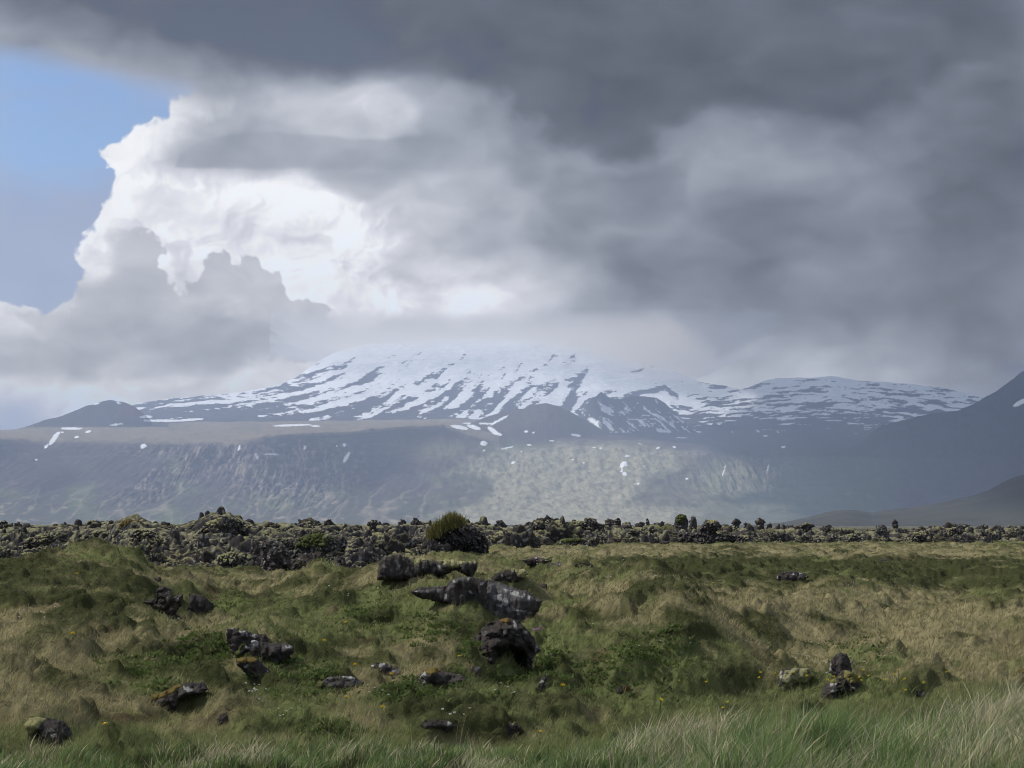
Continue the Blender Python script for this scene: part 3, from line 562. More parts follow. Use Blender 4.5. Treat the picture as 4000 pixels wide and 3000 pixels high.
lc = mixa(lc, (.30, .30, .28), ss(.42, .55, fbm(X/.16, Y/.16, 12., 3))*.6)
mc = np.zeros(X.shape+(3,))+np.array((.225, .215, .13)); mc = mixa(mc, (.085, .09, .03), ss(.1, .5, fbm(X/3.5, Y/3.5, 25., 4))*.85)
mc = mc*(1+.2*fbm(X/.25, Y/.25, 9., 3))[..., None]
lc = mixa(lc, mc, moss)
m_lava = mat('lava_and_moss', rough=1, spec=.05, bump=(9., .06, .9), mottling=.3, scale=7.)
obj('lava_field', new_mesh('lava_field', np.stack([X, Y, Z], -1).reshape(-1, 3), grid_faces(*X.shape), np.clip(lc, .008, .8).reshape(-1, 3), [m_lava]), kind='stuff', label='rough black lava rubble under pale moss reaching to the skyline', cat='lava field')
def lavaz(x, y):
    x = np.atleast_1d(np.asarray(x, float)); y = np.atleast_1d(np.asarray(y, float)); r = np.hypot(x, y); c = col_of_az(np.arctan2(x, y))
    e = ss(-.3, 5., r-rb_of(c)+fbm(x/2.5, y/2.5, 3., 4)*3); am = np.interp(c, [0, 2400, 2900, 4000], [1.0, 1.0, .75, .75])
    return np.maximum(lava_base(c, r)+(cap(lava_relief(x, y), r-rb_of(c))*.85*am+.1)*e-1.3*(1-e), G(x, y)*(r < 90)-50*(r >= rb_of(c)+10))

# ------------------------------------------------------------------ rocks
m_rock = mat('lava_rock', rough=.97, spec=.08, bump=(16., .05, .9), mottling=.35, scale=11.)
m_moss = mat('moss', rough=1, spec=.02, bump=(30., .03, .8), mottling=.25, scale=14.)
m_rocksmall = m_rock
DARK = np.array((.046, .040, .036)); MOSSC = np.array((.235, .225, .115)); LICH = np.array((.31, .31, .295)); GREY = np.array((.13, .125, .125))
def ico(sub):
    bm = bmesh.new(); bmesh.ops.create_icosphere(bm, subdivisions=sub, radius=1)
    V = np.array([v.co[:] for v in bm.verts]); F = np.array([[v.index for v in f.verts] for f in bm.faces], np.int64); bm.free(); return V, F
ICO = {k: ico(k) for k in (2, 3, 4, 5)}
def rough_rock(seed, sub=4, sx=1., sy=1., sz=.7, rug=1., moss=.5, lich=.3, grey=0.):
    V, F = ICO[sub]; x, y, z = [V[:, i]*1.1+seed*7.13 for i in range(3)]
    rg_ = np.sqrt(pn(x*2.3, y*2.3, z*2.3)**2+.004)
    k = 1+rug*(.42*fbm(x*.9, y*.9, z*.9, 3)+.38*(rg_-.25)+.26*np.abs(pn(x*5, y*5, z*5))-.20*np.abs(pn(x*8.5, y*8.5, z*8.5))+.09*pn(x*17, y*17, z*17))
    P = V*k[:, None]*np.array([sx, sy, sz])
    fl = -.55*sz; P[:, 2] = np.where(P[:, 2] < fl, fl+(P[:, 2]-fl)*.25, P[:, 2])
    N_ = normals(P, F)
    n = fbm(x*2.6, y*2.6, z*2.6, 4); n2 = fbm(x*9, y*9, z*9, 3)
    col = np.tile(DARK, (len(P), 1))*(1+.6*n2)[:, None]; col = mixa(col, GREY, np.clip(grey*(.6+.8*n), 0, 1))
    col = mixa(col, LICH, ss(.50-.35*lich, .60-.35*lich, n2+.25*n)*(lich > 0)*.85)
    m = ss(1.02-.5*moss, 1.2-.5*moss, N_[:, 2]+.5*n)*(moss > 0)
    mcol = MOSSC*(1+.25*n2)[:, None]
    col = mixa(col, mcol, m)
    P = P+N_*(m*.03*min(sx, sz))[:, None]
    return P, F, np.clip(col, .008, .8)
def normals(P, F):
    n = np.zeros_like(P); a = P[F[:, 0]]; f = np.cross(P[F[:, 1]]-a, P[F[:, 2]]-a)
    if F.shape[1] == 4: f = np.cross(P[F[:, 2]]-a, P[F[:, 3]]-P[F[:, 1]])
    for i in range(F.shape[1]): 
        for j in range(3): n[:, j] += np.bincount(F[:, i], weights=f[:, j], minlength=len(P))
    return n/np.maximum(np.linalg.norm(n, axis=1), 1e-9)[:, None]

def outline_rock(name, poly, r, T, label, cat='rock', tilt=.25, cell=None, moss=0., mossc=MOSSC, lich=.3, grey=.1, rug=1., caves=(), seed=1, mosspoly=None, lichpoly=None, base_drop=.06, greypoly=None, group=None, strata=0., wob=5.):
    """a rock with the given outline (frame coordinates) standing at distance r, T metres thick, leaning back by tilt; its thickness swells from the outline inwards"""
    poly = np.array(poly, float); lo_ = poly[:, 1].max(); hi_ = poly[:, 1].min(); poly[:, 1] += np.where(poly[:, 1] > lo_-.28*(lo_-hi_), 12, 0); r = r+.42*T
    x0, y0 = poly.min(0)-6; x1, y1 = poly.max(0)+6
    cell = cell or max((x1-x0)/150., 1.1)
    nx_ = int((x1-x0)/cell)+2; ny_ = int((y1-y0)/cell)+2
    gx, gy = np.meshgrid(x0+np.arange(nx_)*cell, y0+np.arange(ny_)*cell)
    s = sdf(poly, gx.astype(np.float32), gy.astype(np.float32))+wob*fbm(gx/22., gy/22., seed*3.3, 4)+wob*.5*pn(gx/7., gy/7., seed*1.7)
    px_m = r/FPX; w = T/px_m*.5
    inside = s > 0
    q = np.clip(s/(w*(.4 if strata else 1)), 0, 1); th = T*.5*np.clip(1-(1-q)**2, 0, 1)**.38
    n0 = fbm(gx*px_m*2.0+seed, gy*px_m*2.0, seed, 4); n1 = np.abs(pn(gx*px_m*6+seed, gy*px_m*(6 if not strata else 1.6), seed*2.)); n2 = fbm(gx*px_m*16, gy*px_m*(16 if not strata else 5), seed, 3)
    if strata: n1 = n1*1.3; rug = rug*.6
    env = np.clip(s/8, 0, 1)
    front = th+env*T*rug*(.30*n0+.30*(n1-.2)+.07*n2)
    for cp, dep in caves:
        cs = sdf(cp, gx.astype(np.float32), gy.astype(np.float32))+6*n0
        front = front-dep*ss(-10, 34, cs)*env
    back = th*.9
    bot = y1-6
    up = (bot-gy)*px_m
    d = dir_of(gx, gy); hh = np.hypot(d[..., 0], d[..., 1])
    r0 = r+tilt*up
    def pos(rr): return np.stack([rr*d[..., 0]/hh, rr*d[..., 1]/hh, EZ+rr*d[..., 2]/hh-base_drop], -1)
    PF = pos(r0-np.maximum(front, -back+.02)); PB = pos(r0+back)
    cellin = inside[:-1, :-1] & inside[1:, :-1] & inside[:-1, 1:] & inside[1:, 1:]
    idx = np.arange(nx_*ny_).reshape(ny_, nx_)
    fr = np.stack([idx[:-1, :-1], idx[1:, :-1], idx[1:, 1:], idx[:-1, 1:]], -1)[cellin]
    nb = nx_*ny_
    bk = fr[:, ::-1]+nb
    # stitch the rim
    def key(a, b): return a.astype(np.int64)*(2*nb)+b
    ed = np.concatenate([fr[:, [0, 1]], fr[:, [1, 2]], fr[:, [2, 3]], fr[:, [3, 0]]]); ks = key(ed[:, 0], ed[:, 1]); kr = key(ed[:, 1], ed[:, 0])
    rim = ed[~np.isin(kr, ks)]; side = np.stack([rim[:, 1], rim[:, 0], rim[:, 0]+nb, rim[:, 1]+nb], -1)
    F = np.concatenate([fr, bk, side]); P = np.concatenate([PF.reshape(-1, 3), PB.reshape(-1, 3)])
    used = np.unique(F); re = np.full(2*nb, -1); re[used] = np.arange(len(used)); F = re[F]; P = P[used]
    gxx = np.tile(gx.ravel(), 2)[used]; gyy = np.tile(gy.ravel(), 2)[used]; m0 = np.tile(n0.ravel(), 2)[used]; m2 = np.tile(n2.ravel(), 2)[used]; sv = np.tile(s.ravel(), 2)[used]
    N_ = normals(P, F)
    col = np.tile(DARK, (len(P), 1))*(1+.55*m2)[:, None]; gm = np.clip(grey*(.7+1.2*m0), 0, 1)
    if greypoly is not None: gm = np.maximum(gm, ss(-6, 8, sdf(greypoly, gxx, gyy)+8*m2)*.8)
    col = mixa(col, GREY, gm)
    ml = np.zeros(len(P))
    if lich: 
        lk = ss(.42-.3*lich, .50-.3*lich, fbm(gxx*px_m*9, gyy*px_m*9, seed+4., 3))*.8
        if lichpoly is not None:
            lk = np.maximum(lk*.35, ss(-.2, .1, fbm(gxx*px_m*11, gyy*px_m*11, seed+9., 4))*np.max([ss(-4, 4, sdf(p, gxx, gyy)+5*m2) for p in lichpoly], axis=0))
        col = mixa(col, LICH, lk)
        if lichpoly is not None: ml = lk*np.max([sdf(p, gxx, gyy) > -10 for p in lichpoly], axis=0)
    mm = ss(1.0-.5*moss, 1.15-.5*moss, N_[:, 2]+.4*m0)*(moss > 0)
    if mosspoly is not None: mm = np.maximum(mm, np.max([ss(-6, 6, sdf(p, gxx, gyy)+10*m0+4*m2) for p in mosspoly], axis=0))
    col = mixa(col, np.asarray(mossc)*(1+.3*m2)[:, None], mm)
    c0 = P.mean(0); c0[2] = P[:, 2].min()
    o = obj(name, new_mesh(name, P-c0, F, np.clip(col, .008, .8), [m_rock]), label=label, cat=cat, group=group, loc=c0)
    front_ = len(fr)
    def crust(nm, mask, lift, c_):
        f = F[:front_]; f = f[mask[f].min(1) > .45]
        if len(f) < 12: return
        lab = np.arange(len(P))                          # each connected piece is a part of its own
        for _ in range(400):
            m_ = lab[f].min(1); new = lab.copy(); np.minimum.at(new, f.ravel(), np.repeat(m_, 4))
            new = new[new]
            if (new == lab).all(): break
            lab = new
        pc = lab[f[:, 0]]; ids, ct = np.unique(pc, return_counts=True)
        for id_ in ids[np.argsort(-ct)][:5]:
            g = f[pc == id_]
            if len(g) < 14: break
            u_, inv = np.unique(g, return_inverse=True); k = mask[u_]
            Q = P[u_]+N_[u_]*(lift*(.25+.75*k)*(1+.8*m2[u_]))[:, None]
            obj(nm, new_mesh(nm, Q-c0, inv.reshape(g.shape), np.clip(c_*(1+.3*m2[u_])[:, None], .01, .8), [m_moss if nm == 'moss_cap' else m_rock]), o)
    if moss or mosspoly is not None: crust('moss_cap', mm, .010 if r < 35 else .03, np.asarray(mossc))
    if lichpoly is not None: crust('lichen_patch', ml, .006 if r < 35 else .015, LICH)
    return o

OM = (.125, .095, .032)     # orange-brown moss
GM = (.065, .075, .028)     # green moss
def rdist(px, py): return at_full(px, py)[1]-.06
# foreground stones, named one by one
outline_rock('boulder', [(886,2437),(915,2430),(935,2444),(960,2440),(985,2452),(1040,2455),(1052,2478),(1035,2520),(960,2540),(910,2530),(884,2480)], rdist(960,2545), .32, 'black boulder with two white lichen spots, behind the big lichen-topped boulder left of centre', lichpoly=[[(936,2440),(962,2444),(955,2462),(940,2456)],[(980,2452),(1000,2454),(996,2466),(978,2468)],[(896,2432),(915,2432),(912,2442)]], lich=.1, seed=2)
outline_rock('boulder', [(920,2520),(945,2490),(985,2478),(1030,2478),(1060,2490),(1110,2488),(1150,2506),(1150,2530),(1120,2550),(1080,2575),(1040,2578),(1000,2560),(960,2545),(915,2552)], rdist(1040,2580), .42, 'large black boulder with white lichen on top and green moss bulging left', mosspoly=[[(912,2550),(930,2506),(955,2486),(972,2484),(945,2520),(935,2550)]], mossc=GM, lichpoly=[[(960,2480),(1012,2480),(1008,2500),(975,2516),(955,2508)],[(1114,2498),(1140,2502),(1138,2512),(1116,2512)]], lich=.2, seed=3)
outline_rock('rock', [(922,2550),(960,2542),(1010,2548),(1030,2575),(1075,2610),(1095,2640),(1060,2640),(1000,2625),(950,2600),(925,2575)], rdist(1000,2640), .3, 'black slanting rock with orange moss top, below the large lichen-topped boulder', mosspoly=[[(926,2550),(965,2543),(1008,2550),(1005,2562),(950,2564),(930,2560)]], mossc=OM, lich=.15, seed=4)
outline_rock('overhanging_rock', [(588,2712),(600,2690),(640,2675),(690,2650),(740,2640),(800,2638),(812,2668),(790,2700),(750,2708),(720,2730),(690,2752),(640,2742),(600,2732)], rdist(700,2752), .5, 'black rock with an overhang and a mat of orange moss on top', mosspoly=[[(590,2712),(600,2692),(640,2682),(690,2650),(712,2644),(706,2656),(670,2680),(630,2698)]], mossc=OM, caves=[([(690,2745),(700,2712),(740,2694),(790,2690),(775,2712),(735,2735)], .42)], lich=.05, seed=5)
outline_rock('mossy_boulder', [(98,2800),(118,2778),(150,2770),(190,2772),(235,2780),(268,2800),(288,2840),(285,2880),(262,2910),(200,2912),(160,2890),(130,2850),(105,2825)], rdist(200,2915), .5, 'round dark boulder with pale moss bulge and white lichen spot, lower left', mosspoly=[[(96,2802),(118,2776),(160,2770),(186,2776),(170,2790),(150,2810),(120,2830),(100,2822)]], mossc=(.22,.21,.10), lichpoly=[[(192,2834),(220,2834),(220,2856),(200,2860)],[(150,2844),(160,2844),(158,2852),(150,2852)]], lich=.05, seed=6, rug=.7)
outline_rock('boulder', [(1228,2660),(1250,2640),(1290,2618),(1330,2616),(1390,2622),(1422,2640),(1428,2668),(1395,2680),(1340,2684),(1270,2672)], rdist(1340,2686), .34, 'low black boulder with grey lichen crown, left of the white-spotted rock pair', grey=.3, lichpoly=[[(1330,2618),(1400,2624),(1420,2636),(1360,2632)]], lich=.25, seed=7, mosspoly=[[(1226,2660),(1250,2640),(1262,2646),(1240,2666)]], mossc=(.10,.10,.04))
outline_rock('rock', [(1445,2580),(1470,2565),(1500,2568),(1530,2578),(1562,2580),(1564,2605),(1545,2634),(1510,2626),(1470,2608)], rdist(1510,2634), .24, 'small rock blotched with white lichen in the middle of the left turf', lichpoly=[[(1446,2578),(1505,2568),(1510,2584),(1460,2590)],[(1530,2600),(1548,2592),(1562,2584),(1558,2612),(1540,2630),(1530,2615)]], lich=.4, seed=8)
outline_rock('arched_rock', [(1628,2650),(1640,2612),(1665,2590),(1700,2586),(1740,2600),(1800,2610),(1822,2630),(1800,2664),(1770,2676),(1730,2662),(1690,2668),(1650,2672)], rdist(1720,2678), .4, 'black arched rock with orange moss crown and pale streaked left end', mosspoly=[[(1662,2592),(1700,2586),(1720,2596),(1690,2604),(1668,2602)]], mossc=OM, caves=[([(1665,2665),(1690,2650),(1740,2650),(1780,2650),(1760,2680),(1680,2680)], .22)], lichpoly=[[(1628,2650),(1640,2620),(1660,2600),(1672,2630),(1650,2660)]], grey=.15, seed=9)
outline_rock('stone', [(1822,2585),(1850,2578),(1880,2584),(1882,2612),(1850,2620),(1824,2606)], rdist(1850,2620), .2, 'small grey-black stone left of the cave mouth', lich=.1, grey=.35, seed=10)
# the opened lava tube in the middle
rF = rdist(1850, 2360)
outline_rock('rock_ledge', [(1600,2292),(1640,2276),(1745,2270),(1765,2246),(1800,2232),(1850,2236),(1905,2250),(1905,2420),(1850,2405),(1780,2356),(1700,2334),(1630,2318)], rF, .5, 'black rock ledge with a flat grey top and sheer dark face, behind the cave', greypoly=[(1600,2286),(1740,2284),(1770,2250),(1800,2234),(1835,2236),(1830,2244),(1800,2250),(1770,2276),(1745,2296),(1620,2296)], lich=.12, seed=11, strata=1, tilt=.15)
outline_rock('rock_slab', [(1850,2300),(1880,2256),(1905,2246),(1960,2258),(2060,2293),(2118,2330),(2105,2372),(2065,2400),(2045,2440),(1990,2455),(1940,2455),(1880,2435),(1850,2380)], rdist(1960,2430), .5, 'leaning ribbed slab streaked with white lichen above the cave', greypoly=[(1900,2255),(1960,2262),(2100,2325),(2060,2335),(1990,2340),(1930,2330),(1890,2300)], lichpoly=[[(1925,2310),(1960,2305),(1990,2330),(2010,2360),(2060,2370),(2080,2380),(2020,2372),(1970,2360),(1940,2350)],[(1960,2280),(2040,2300),(2100,2326),(2040,2320),(1980,2300)]], lich=.35, grey=.25, seed=12, strata=1, tilt=.55, rug=1.1)
outline_rock('cave_roof_rock', [(1890,2425),(1940,2398),(1980,2392),(2030,2406),(2085,2466),(2096,2500),(2082,2560),(2060,2624),(1900,2624),(1850,2545),(1845,2480)], rdist(1960,2610), .9, 'dark brown rock with a low cave mouth and a white lichen seam along its edge', lichpoly=[[(1990,2406),(2008,2404),(2026,2430),(2012,2434)],[(2032,2436),(2046,2440),(2060,2456),(2048,2458)],[(2064,2460),(2082,2474),(2078,2482)]], caves=[([(1935,2520),(1990,2500),(2035,2512),(2060,2545),(2060,2680),(1930,2680)], .6)], mosspoly=[[(1945,2402),(1985,2396),(1992,2408),(1955,2412)]], mossc=(.12,.08,.03), lich=.03, grey=0., seed=13, rug=.8)
outline_rock('pointed_rock', [(2046,2540),(2060,2520),(2080,2505),(2105,2500),(2112,2520),(2090,2545),(2078,2575),(2085,2590),(2070,2605),(2050,2620),(2036,2590)], rdist(2065,2622), .3, 'grey pointed rock with white lichen tip, just right of the cave mouth', lichpoly=[[(2086,2508),(2104,2502),(2106,2520),(2092,2526)],[(2058,2522),(2070,2518),(2066,2530)]], grey=.4, seed=14)
outline_rock('stone', [(2128,2562),(2142,2540),(2160,2536),(2164,2548),(2150,2566),(2132,2574)], rdist(2145,2576), .12, 'small blue-grey stone on the slope right of the pointed rock', grey=.5, lich=.1, seed=15)
outline_rock('rock', [(2108,2640),(2118,2622),(2130,2605),(2140,2620),(2135,2650),(2125,2690),(2108,2700),(2095,2670)], rdist(2115,2702), .2, 'narrow dark rock at the foot of the rounded heath mound', moss=.2, mossc=GM, lich=.1, seed=16)
outline_rock('stone', [(2402,2672),(2420,2656),(2450,2654),(2462,2672),(2450,2690),(2415,2690)], rdist(2430,2692), .2, 'black stone with a rusty patch, alone on the green slope right of centre', mosspoly=[[(2430,2664),(2452,2662),(2450,2676),(2434,2680)]], mossc=(.12,.06,.02), lich=.03, seed=17)
outline_rock('stone', [(2600,2668),(2614,2656),(2632,2668),(2638,2690),(2620,2688),(2606,2680)], rdist(2620,2692), .15, 'tiny black stone on green turf, right of the stone with a rusty patch', lich=.03, seed=18)
outline_rock('moss_capped_rock', [(3034,2660),(3040,2620),(3056,2594),(3082,2588),(3120,2594),(3160,2592),(3172,2615),(3150,2650),(3100,2662),(3070,2690),(3030,2690)], rdist(3080,2692), .4, 'rock buried in thick pale moss with a black left rim, behind the tall grass', mosspoly=[[(3066,2600),(3110,2590),(3170,2592),(3172,2640),(3090,2652),(3060,2640)],[(3050,2660),(3100,2640),(3090,2680),(3060,2690)]], mossc=(.21,.205,.12), lichpoly=[[(3040,2610),(3052,2600),(3056,2630),(3044,2650)]], lich=.2, seed=19)
outline_rock('rock', [(3236,2615),(3246,2578),(3262,2556),(3284,2548),(3306,2554),(3322,2580),(3330,2612),(3310,2632),(3262,2632)], rdist(3290,2680)+.3, .28, 'black knob of rock on top of the mossy lichen-flecked mound', lich=.03, seed=20, base_drop=0.)
outline_rock('mossy_mound_rock', [(3204,2700),(3210,2665),(3235,2640),(3262,2625),(3280,2598),(3310,2592),(3345,2610),(3366,2640),(3372,2680),(3350,2705),(3280,2715)], rdist(3290,2716), .5, 'low mound of dark rock with green moss and lichen flecks under a black knob', mosspoly=[[(3300,2600),(3345,2612),(3360,2640),(3320,2640),(3300,2620)],[(3240,2630),(3262,2622),(3266,2640),(3240,2650)]], mossc=(.15,.14,.05), lichpoly=[[(3236,2645),(3280,2640),(3284,2676),(3240,2680)],[(3330,2660),(3342,2660),(3340,2675)]], lich=.3, seed=21)
outline_rock('rock_shelf', [(3488,2668),(3500,2650),(3550,2646),(3600,2660),(3700,2668),(3780,2662),(3790,2680),(3740,2700),(3640,2712),(3540,2712),(3495,2700)], rdist(3640,2716), .5, 'long low black rock shelf under an overhanging mat of moss at the right', caves=[([(3600,2700),(3620,2680),(3740,2676),(3740,2705),(3620,2712)], .35)], lich=.2, seed=22, mosspoly=[[(3540,2640),(3600,2640),(3780,2655),(3760,2672),(3620,2676),(3560,2660)]], mossc=(.13,.11,.035))
outline_rock('rock', [(3956,2612),(3975,2592),(4030,2588),(4060,2610),(4050,2640),(3990,2642),(3960,2630)], rdist(4000,2644), .3, 'dark rock with yellow moss top cut by the right edge', mosspoly=[[(3960,2606),(3980,2592),(4040,2590),(4030,2604)]], mossc=OM, seed=23)
outline_rock('rock', [(1636,2800),(1660,2780),(1720,2776),(1760,2790),(1780,2806),(1750,2822),(1690,2820),(1650,2816)], rdist(1700,2824), .25, 'flat dark rock in the turf left of the crumbly dark rock, dotted with white lichen', lichpoly=[[(1745,2782),(1770,2780),(1778,2800),(1750,2800)]], moss=.2, mossc=(.1,.08,.03), seed=24)
outline_rock('crumbly_rock', [(1946,2838),(1960,2806),(1985,2790),(2020,2794),(2044,2820),(2048,2860),(2020,2882),(1970,2880)], rdist(2000,2884), .3, 'crumbly brown-black rock at the bottom centre with moss on its crown', moss=.25, mossc=(.14,.10,.03), lich=.2, seed=25, rug=1.2)
outline_rock('rock', [(842,2792),(856,2760),(885,2748),(915,2760),(930,2785),(905,2800),(870,2806)], rdist(880,2808), .3, 'dull black rock sunk in grass below the overhanging rock', lich=0., seed=26, rug=.6)
outline_rock('rock', [(606,2330),(612,2280),(640,2270),(668,2286),(680,2310),(716,2302),(714,2340),(690,2380),(730,2400),(700,2424),(668,2404),(640,2370),(600,2350)], rdist(690,2426), .5, 'jagged black rock standing in the dark hollow at the left', lich=.1, seed=27, rug=1.2)
outline_rock('rock', [(600,2245),(625,2240),(632,2252),(618,2266),(604,2258)], rdist(618,2268), .2, 'small black rock wedge in the turf just below the lava edge', lich=.05, seed=28)
outline_rock('rock', [(560,2335),(600,2320),(640,2345),(700,2380),(720,2424),(800,2410),(840,2350),(800,2310),(740,2300),(735,2350),(700,2400),(650,2390),(600,2360)], rdist(720,2420)+.5, .35, 'dark earthy rim of rock round the hollow at the left', moss=.2, mossc=(.08,.08,.03), lich=0., seed=29)
# midground
rw = rdist(1700, 2244)
outline_rock('columned_rock_wall', [(1470,2240),(1480,2180),(1500,2156),(1560,2146),(1610,2160),(1640,2166),(1720,2172),(1760,2170),(1810,2178),(1850,2170),(1870,2180),(1866,2210),(1842,2238),(1780,2214),(1720,2228),(1640,2236),(1560,2244)], rw, .7, 'ribbed black rock wall with pale moss pads, in front of the grassy hummock', strata=1, moss=.25, mosspoly=[[(1612,2170),(1640,2162),(1640,2180),(1618,2192)],[(1755,2180),(1800,2176),(1790,2200),(1760,2200)],[(1845,2170),(1868,2176),(1856,2190)]], lich=.35, lichpoly=[[(1700,2198),(1722,2192),(1718,2206),(1704,2208)],[(1550,2146),(1600,2158),(1560,2156)]], seed=30, tilt=.2)
outline_rock('ribbed_rock', [(1915,2240),(1930,2225),(1970,2215),(2000,2210),(2050,2212),(2060,2226),(2030,2250),(1990,2262),(1960,2256),(1925,2252)], rdist(1990,2264), .5, 'small ribbed rock with pale moss lip, right of the black ledge', strata=1, moss=.3, mosspoly=[[(2015,2216),(2058,2212),(2055,2236),(2020,2240)],[(1975,2206),(2010,2208),(2008,2216)]], seed=31)
outline_rock('flat_rock', [(2130,2196),(2150,2186),(2215,2182),(2230,2192),(2226,2204),(2180,2206),(2140,2204)], rdist(2180,2207), .4, 'flat grey rock beside the pink flowers', grey=.5, lich=.1, seed=32)
outline_rock('flat_rock', [(2040,2176),(2070,2166),(2120,2162),(2160,2166),(2190,2172),(2200,2184),(2130,2186),(2060,2188)], rdist(2120,2188), .5, 'low dark rock with pale moss patches behind the flat grey rock', moss=.35, lich=.2, seed=33)
outline_rock('rock', [(3030,2250),(3040,2226),(3080,2220),(3130,2226),(3160,2240),(3140,2262),(3080,2266),(3040,2262)], rdist(3090,2268), .6, 'low broken grey rock patch in the heath at the upper right meadow', grey=.2, lich=.35, seed=34)
outline_rock('rock', [(3425,2184),(3440,2176),(3480,2178),(3490,2184),(3450,2190)], rdist(3450,2191), .2, 'pale lichen-flecked stone low in the far right heath', lich=.3, grey=.5, seed=35)
outline_rock('rock', [(2080,2272),(2100,2264),(2135,2268),(2136,2282),(2110,2286),(2084,2282)], rdist(2110,2288), .3, 'small dark flat rock in the turf right of the lichen slab', lich=.2, seed=36)
outline_rock('rock', [(2235,2200),(2240,2188),(2280,2186),(2320,2196),(2300,2210),(2250,2212)], rdist(2270,2213), .4, 'dark heath-covered rock right of the flat grey rock', moss=.5, mossc=GM, lich=.05, seed=37)

# lava outcrops on the edge of the field
def lr(px, py, add=0.):          # distance at which the lava surface is met
    d = dir_of(px, py); h = math.hypot(d[0], d[1]); rr = np.linspace(37, 130, 900)
    g = lavaz(rr*d[0]/h, rr*d[1]/h)-(EZ+rr*d[2]/h); k = np.argmax(g > 0) if (g > 0).any() else 600
    return float(rr[k])+add
hum = outline_rock('grassy_hummock', [(1672,2150),(1680,2110),(1672,2080),(1700,2050),(1740,2030),(1770,2016),(1800,2030),(1840,2044),(1880,2070),(1906,2100),(1910,2140),(1880,2158),(1800,2162),(1720,2158)], 49, 1.6, 'tall black lava hummock with a shock of green grass on its left side', caves=[([(1690,2150),(1700,2128),(1740,2126),(1760,2146),(1740,2160)], .6)], mosspoly=[[(1672,2112),(1672,2078),(1700,2048),(1745,2026),(1775,2014),(1812,2036),(1790,2050),(1740,2056),(1710,2082),(1690,2120)]], mossc=(.13,.12,.035), lich=.22, seed=40, tilt=.3)
PINN = [  # px centre, top, base, width, label, extra
 (8,2022,2066,62,'dark rock hump on the skyline at the left edge'),
 (68,2030,2054,34,'small grey rock knob on the skyline near the left edge'),
 (128,2048,2075,40,'low leaning rock on the skyline right of the left-edge knob'),
 (250,2028,2052,36,'slanting black fang of rock on the left skyline'),
 (362,2020,2050,70,'flat-topped moss-edged rock on the left skyline'),
 (436,2022,2046,26,'little twin-horned rock left of the brown-topped mound'),
 (1056,2028,2056,56,'black cracked rock right of the moss hill on the skyline'),
 (1098,2033,2056,22,'slender rock beside the black cracked rock on the skyline'),
 (1196,2024,2060,64,'pale grey rock dome among black ones, skyline left of centre'),
 (1282,2019,2060,60,'broad black crag with steep left side, skyline left of centre'),
 (1345,2033,2058,22,'small sharp spike between two crags, skyline left of centre'),
 (1400,2040,2060,30,'low black lump under the skyline left of centre'),
 (1456,2020,2062,50,'mushroom-headed black crag with a notch at its right'),
 (1520,2036,2058,32,'low rock left of the rounded black knob'),
 (1570,2018,2054,40,'rounded black knob on the skyline left of the grassy hummock'),
 (1622,2010,2045,48,'notched black crest just left of the grassy hummock'),
 (1680,2020,2046,18,'small square block beside the grassy hummock'),
 (1828,2016,2040,14,'thin upright stone just right of the hummock top'),
 (1862,2028,2048,34,'low moss-flecked rock right of the hummock on the skyline'),
 (1955,2024,2052,52,'rough loaf-shaped rock midway between hummock and long outcrop'),
 (2064,2030,2052,28,'small round rock at the left end of the long outcrop'),
 (2530,2017,2046,20,'tiny black stump on the skyline in the centre right'),
 (2583,2024,2060,42,'grey rounded rock left of the twin pillars'),
 (2500,2030,2056,44,'flat dark rock slab on the skyline left of the twin pillars'),
 (2448,2028,2052,34,'pale rounded rock right of the double-humped outcrop'),
 (2875,2020,2056,42,'mushroom-shaped dark rock right of the twin pillars'),
 (2840,2040,2056,28,'low black ball of rock right of the twin pillar mass'),
 (2915,2034,2052,26,'small black lump between mushroom rock and sharp peak'),
 (2968,2017,2056,44,'sharp-peaked black rock on the skyline right of the mushroom rock'),
 (3006,2028,2056,26,'ragged small spire right of the sharp-peaked rock'),
 (3060,2040,2064,20,'thin knobbly post of rock in the right skyline'),
 (3092,2040,2064,24,'crumbling stub beside the knobbly post'),
 (3155,2033,2072,58,'big dark boulder with overhanging brow on the right skyline'),
 (3245,2050,2066,18,'tiny dark knob midway along the right skyline'),
 (3300,2054,2080,42,'low dark rock left of the tall pale dome'),
 (3448,2038,2104,60,'tall grey dome-shaped boulder with one white spot, right part of the field'),
 (3497,2020,2064,30,'dark pillar standing alone before the far hill'),
 (3600,2050,2070,50,'jagged low crest left of the crowned dark rocks at the right'),
 (3742,2034,2064,40,'rounded dark crown of rock above pale moss at the right'),
 (3780,2042,2060,24,'small rock right of the rounded dark crown'),
 (3838,2040,2062,24,'stubby dark rock above pale moss near the right edge'),
 (3905,2042,2090,50,'blurred dark crag near the right edge of the skyline'),
 (3958,2048,2074,40,'dark split rock close to the right edge'),
 (3992,2046,2072,26,'last small dark rock at the right edge')]
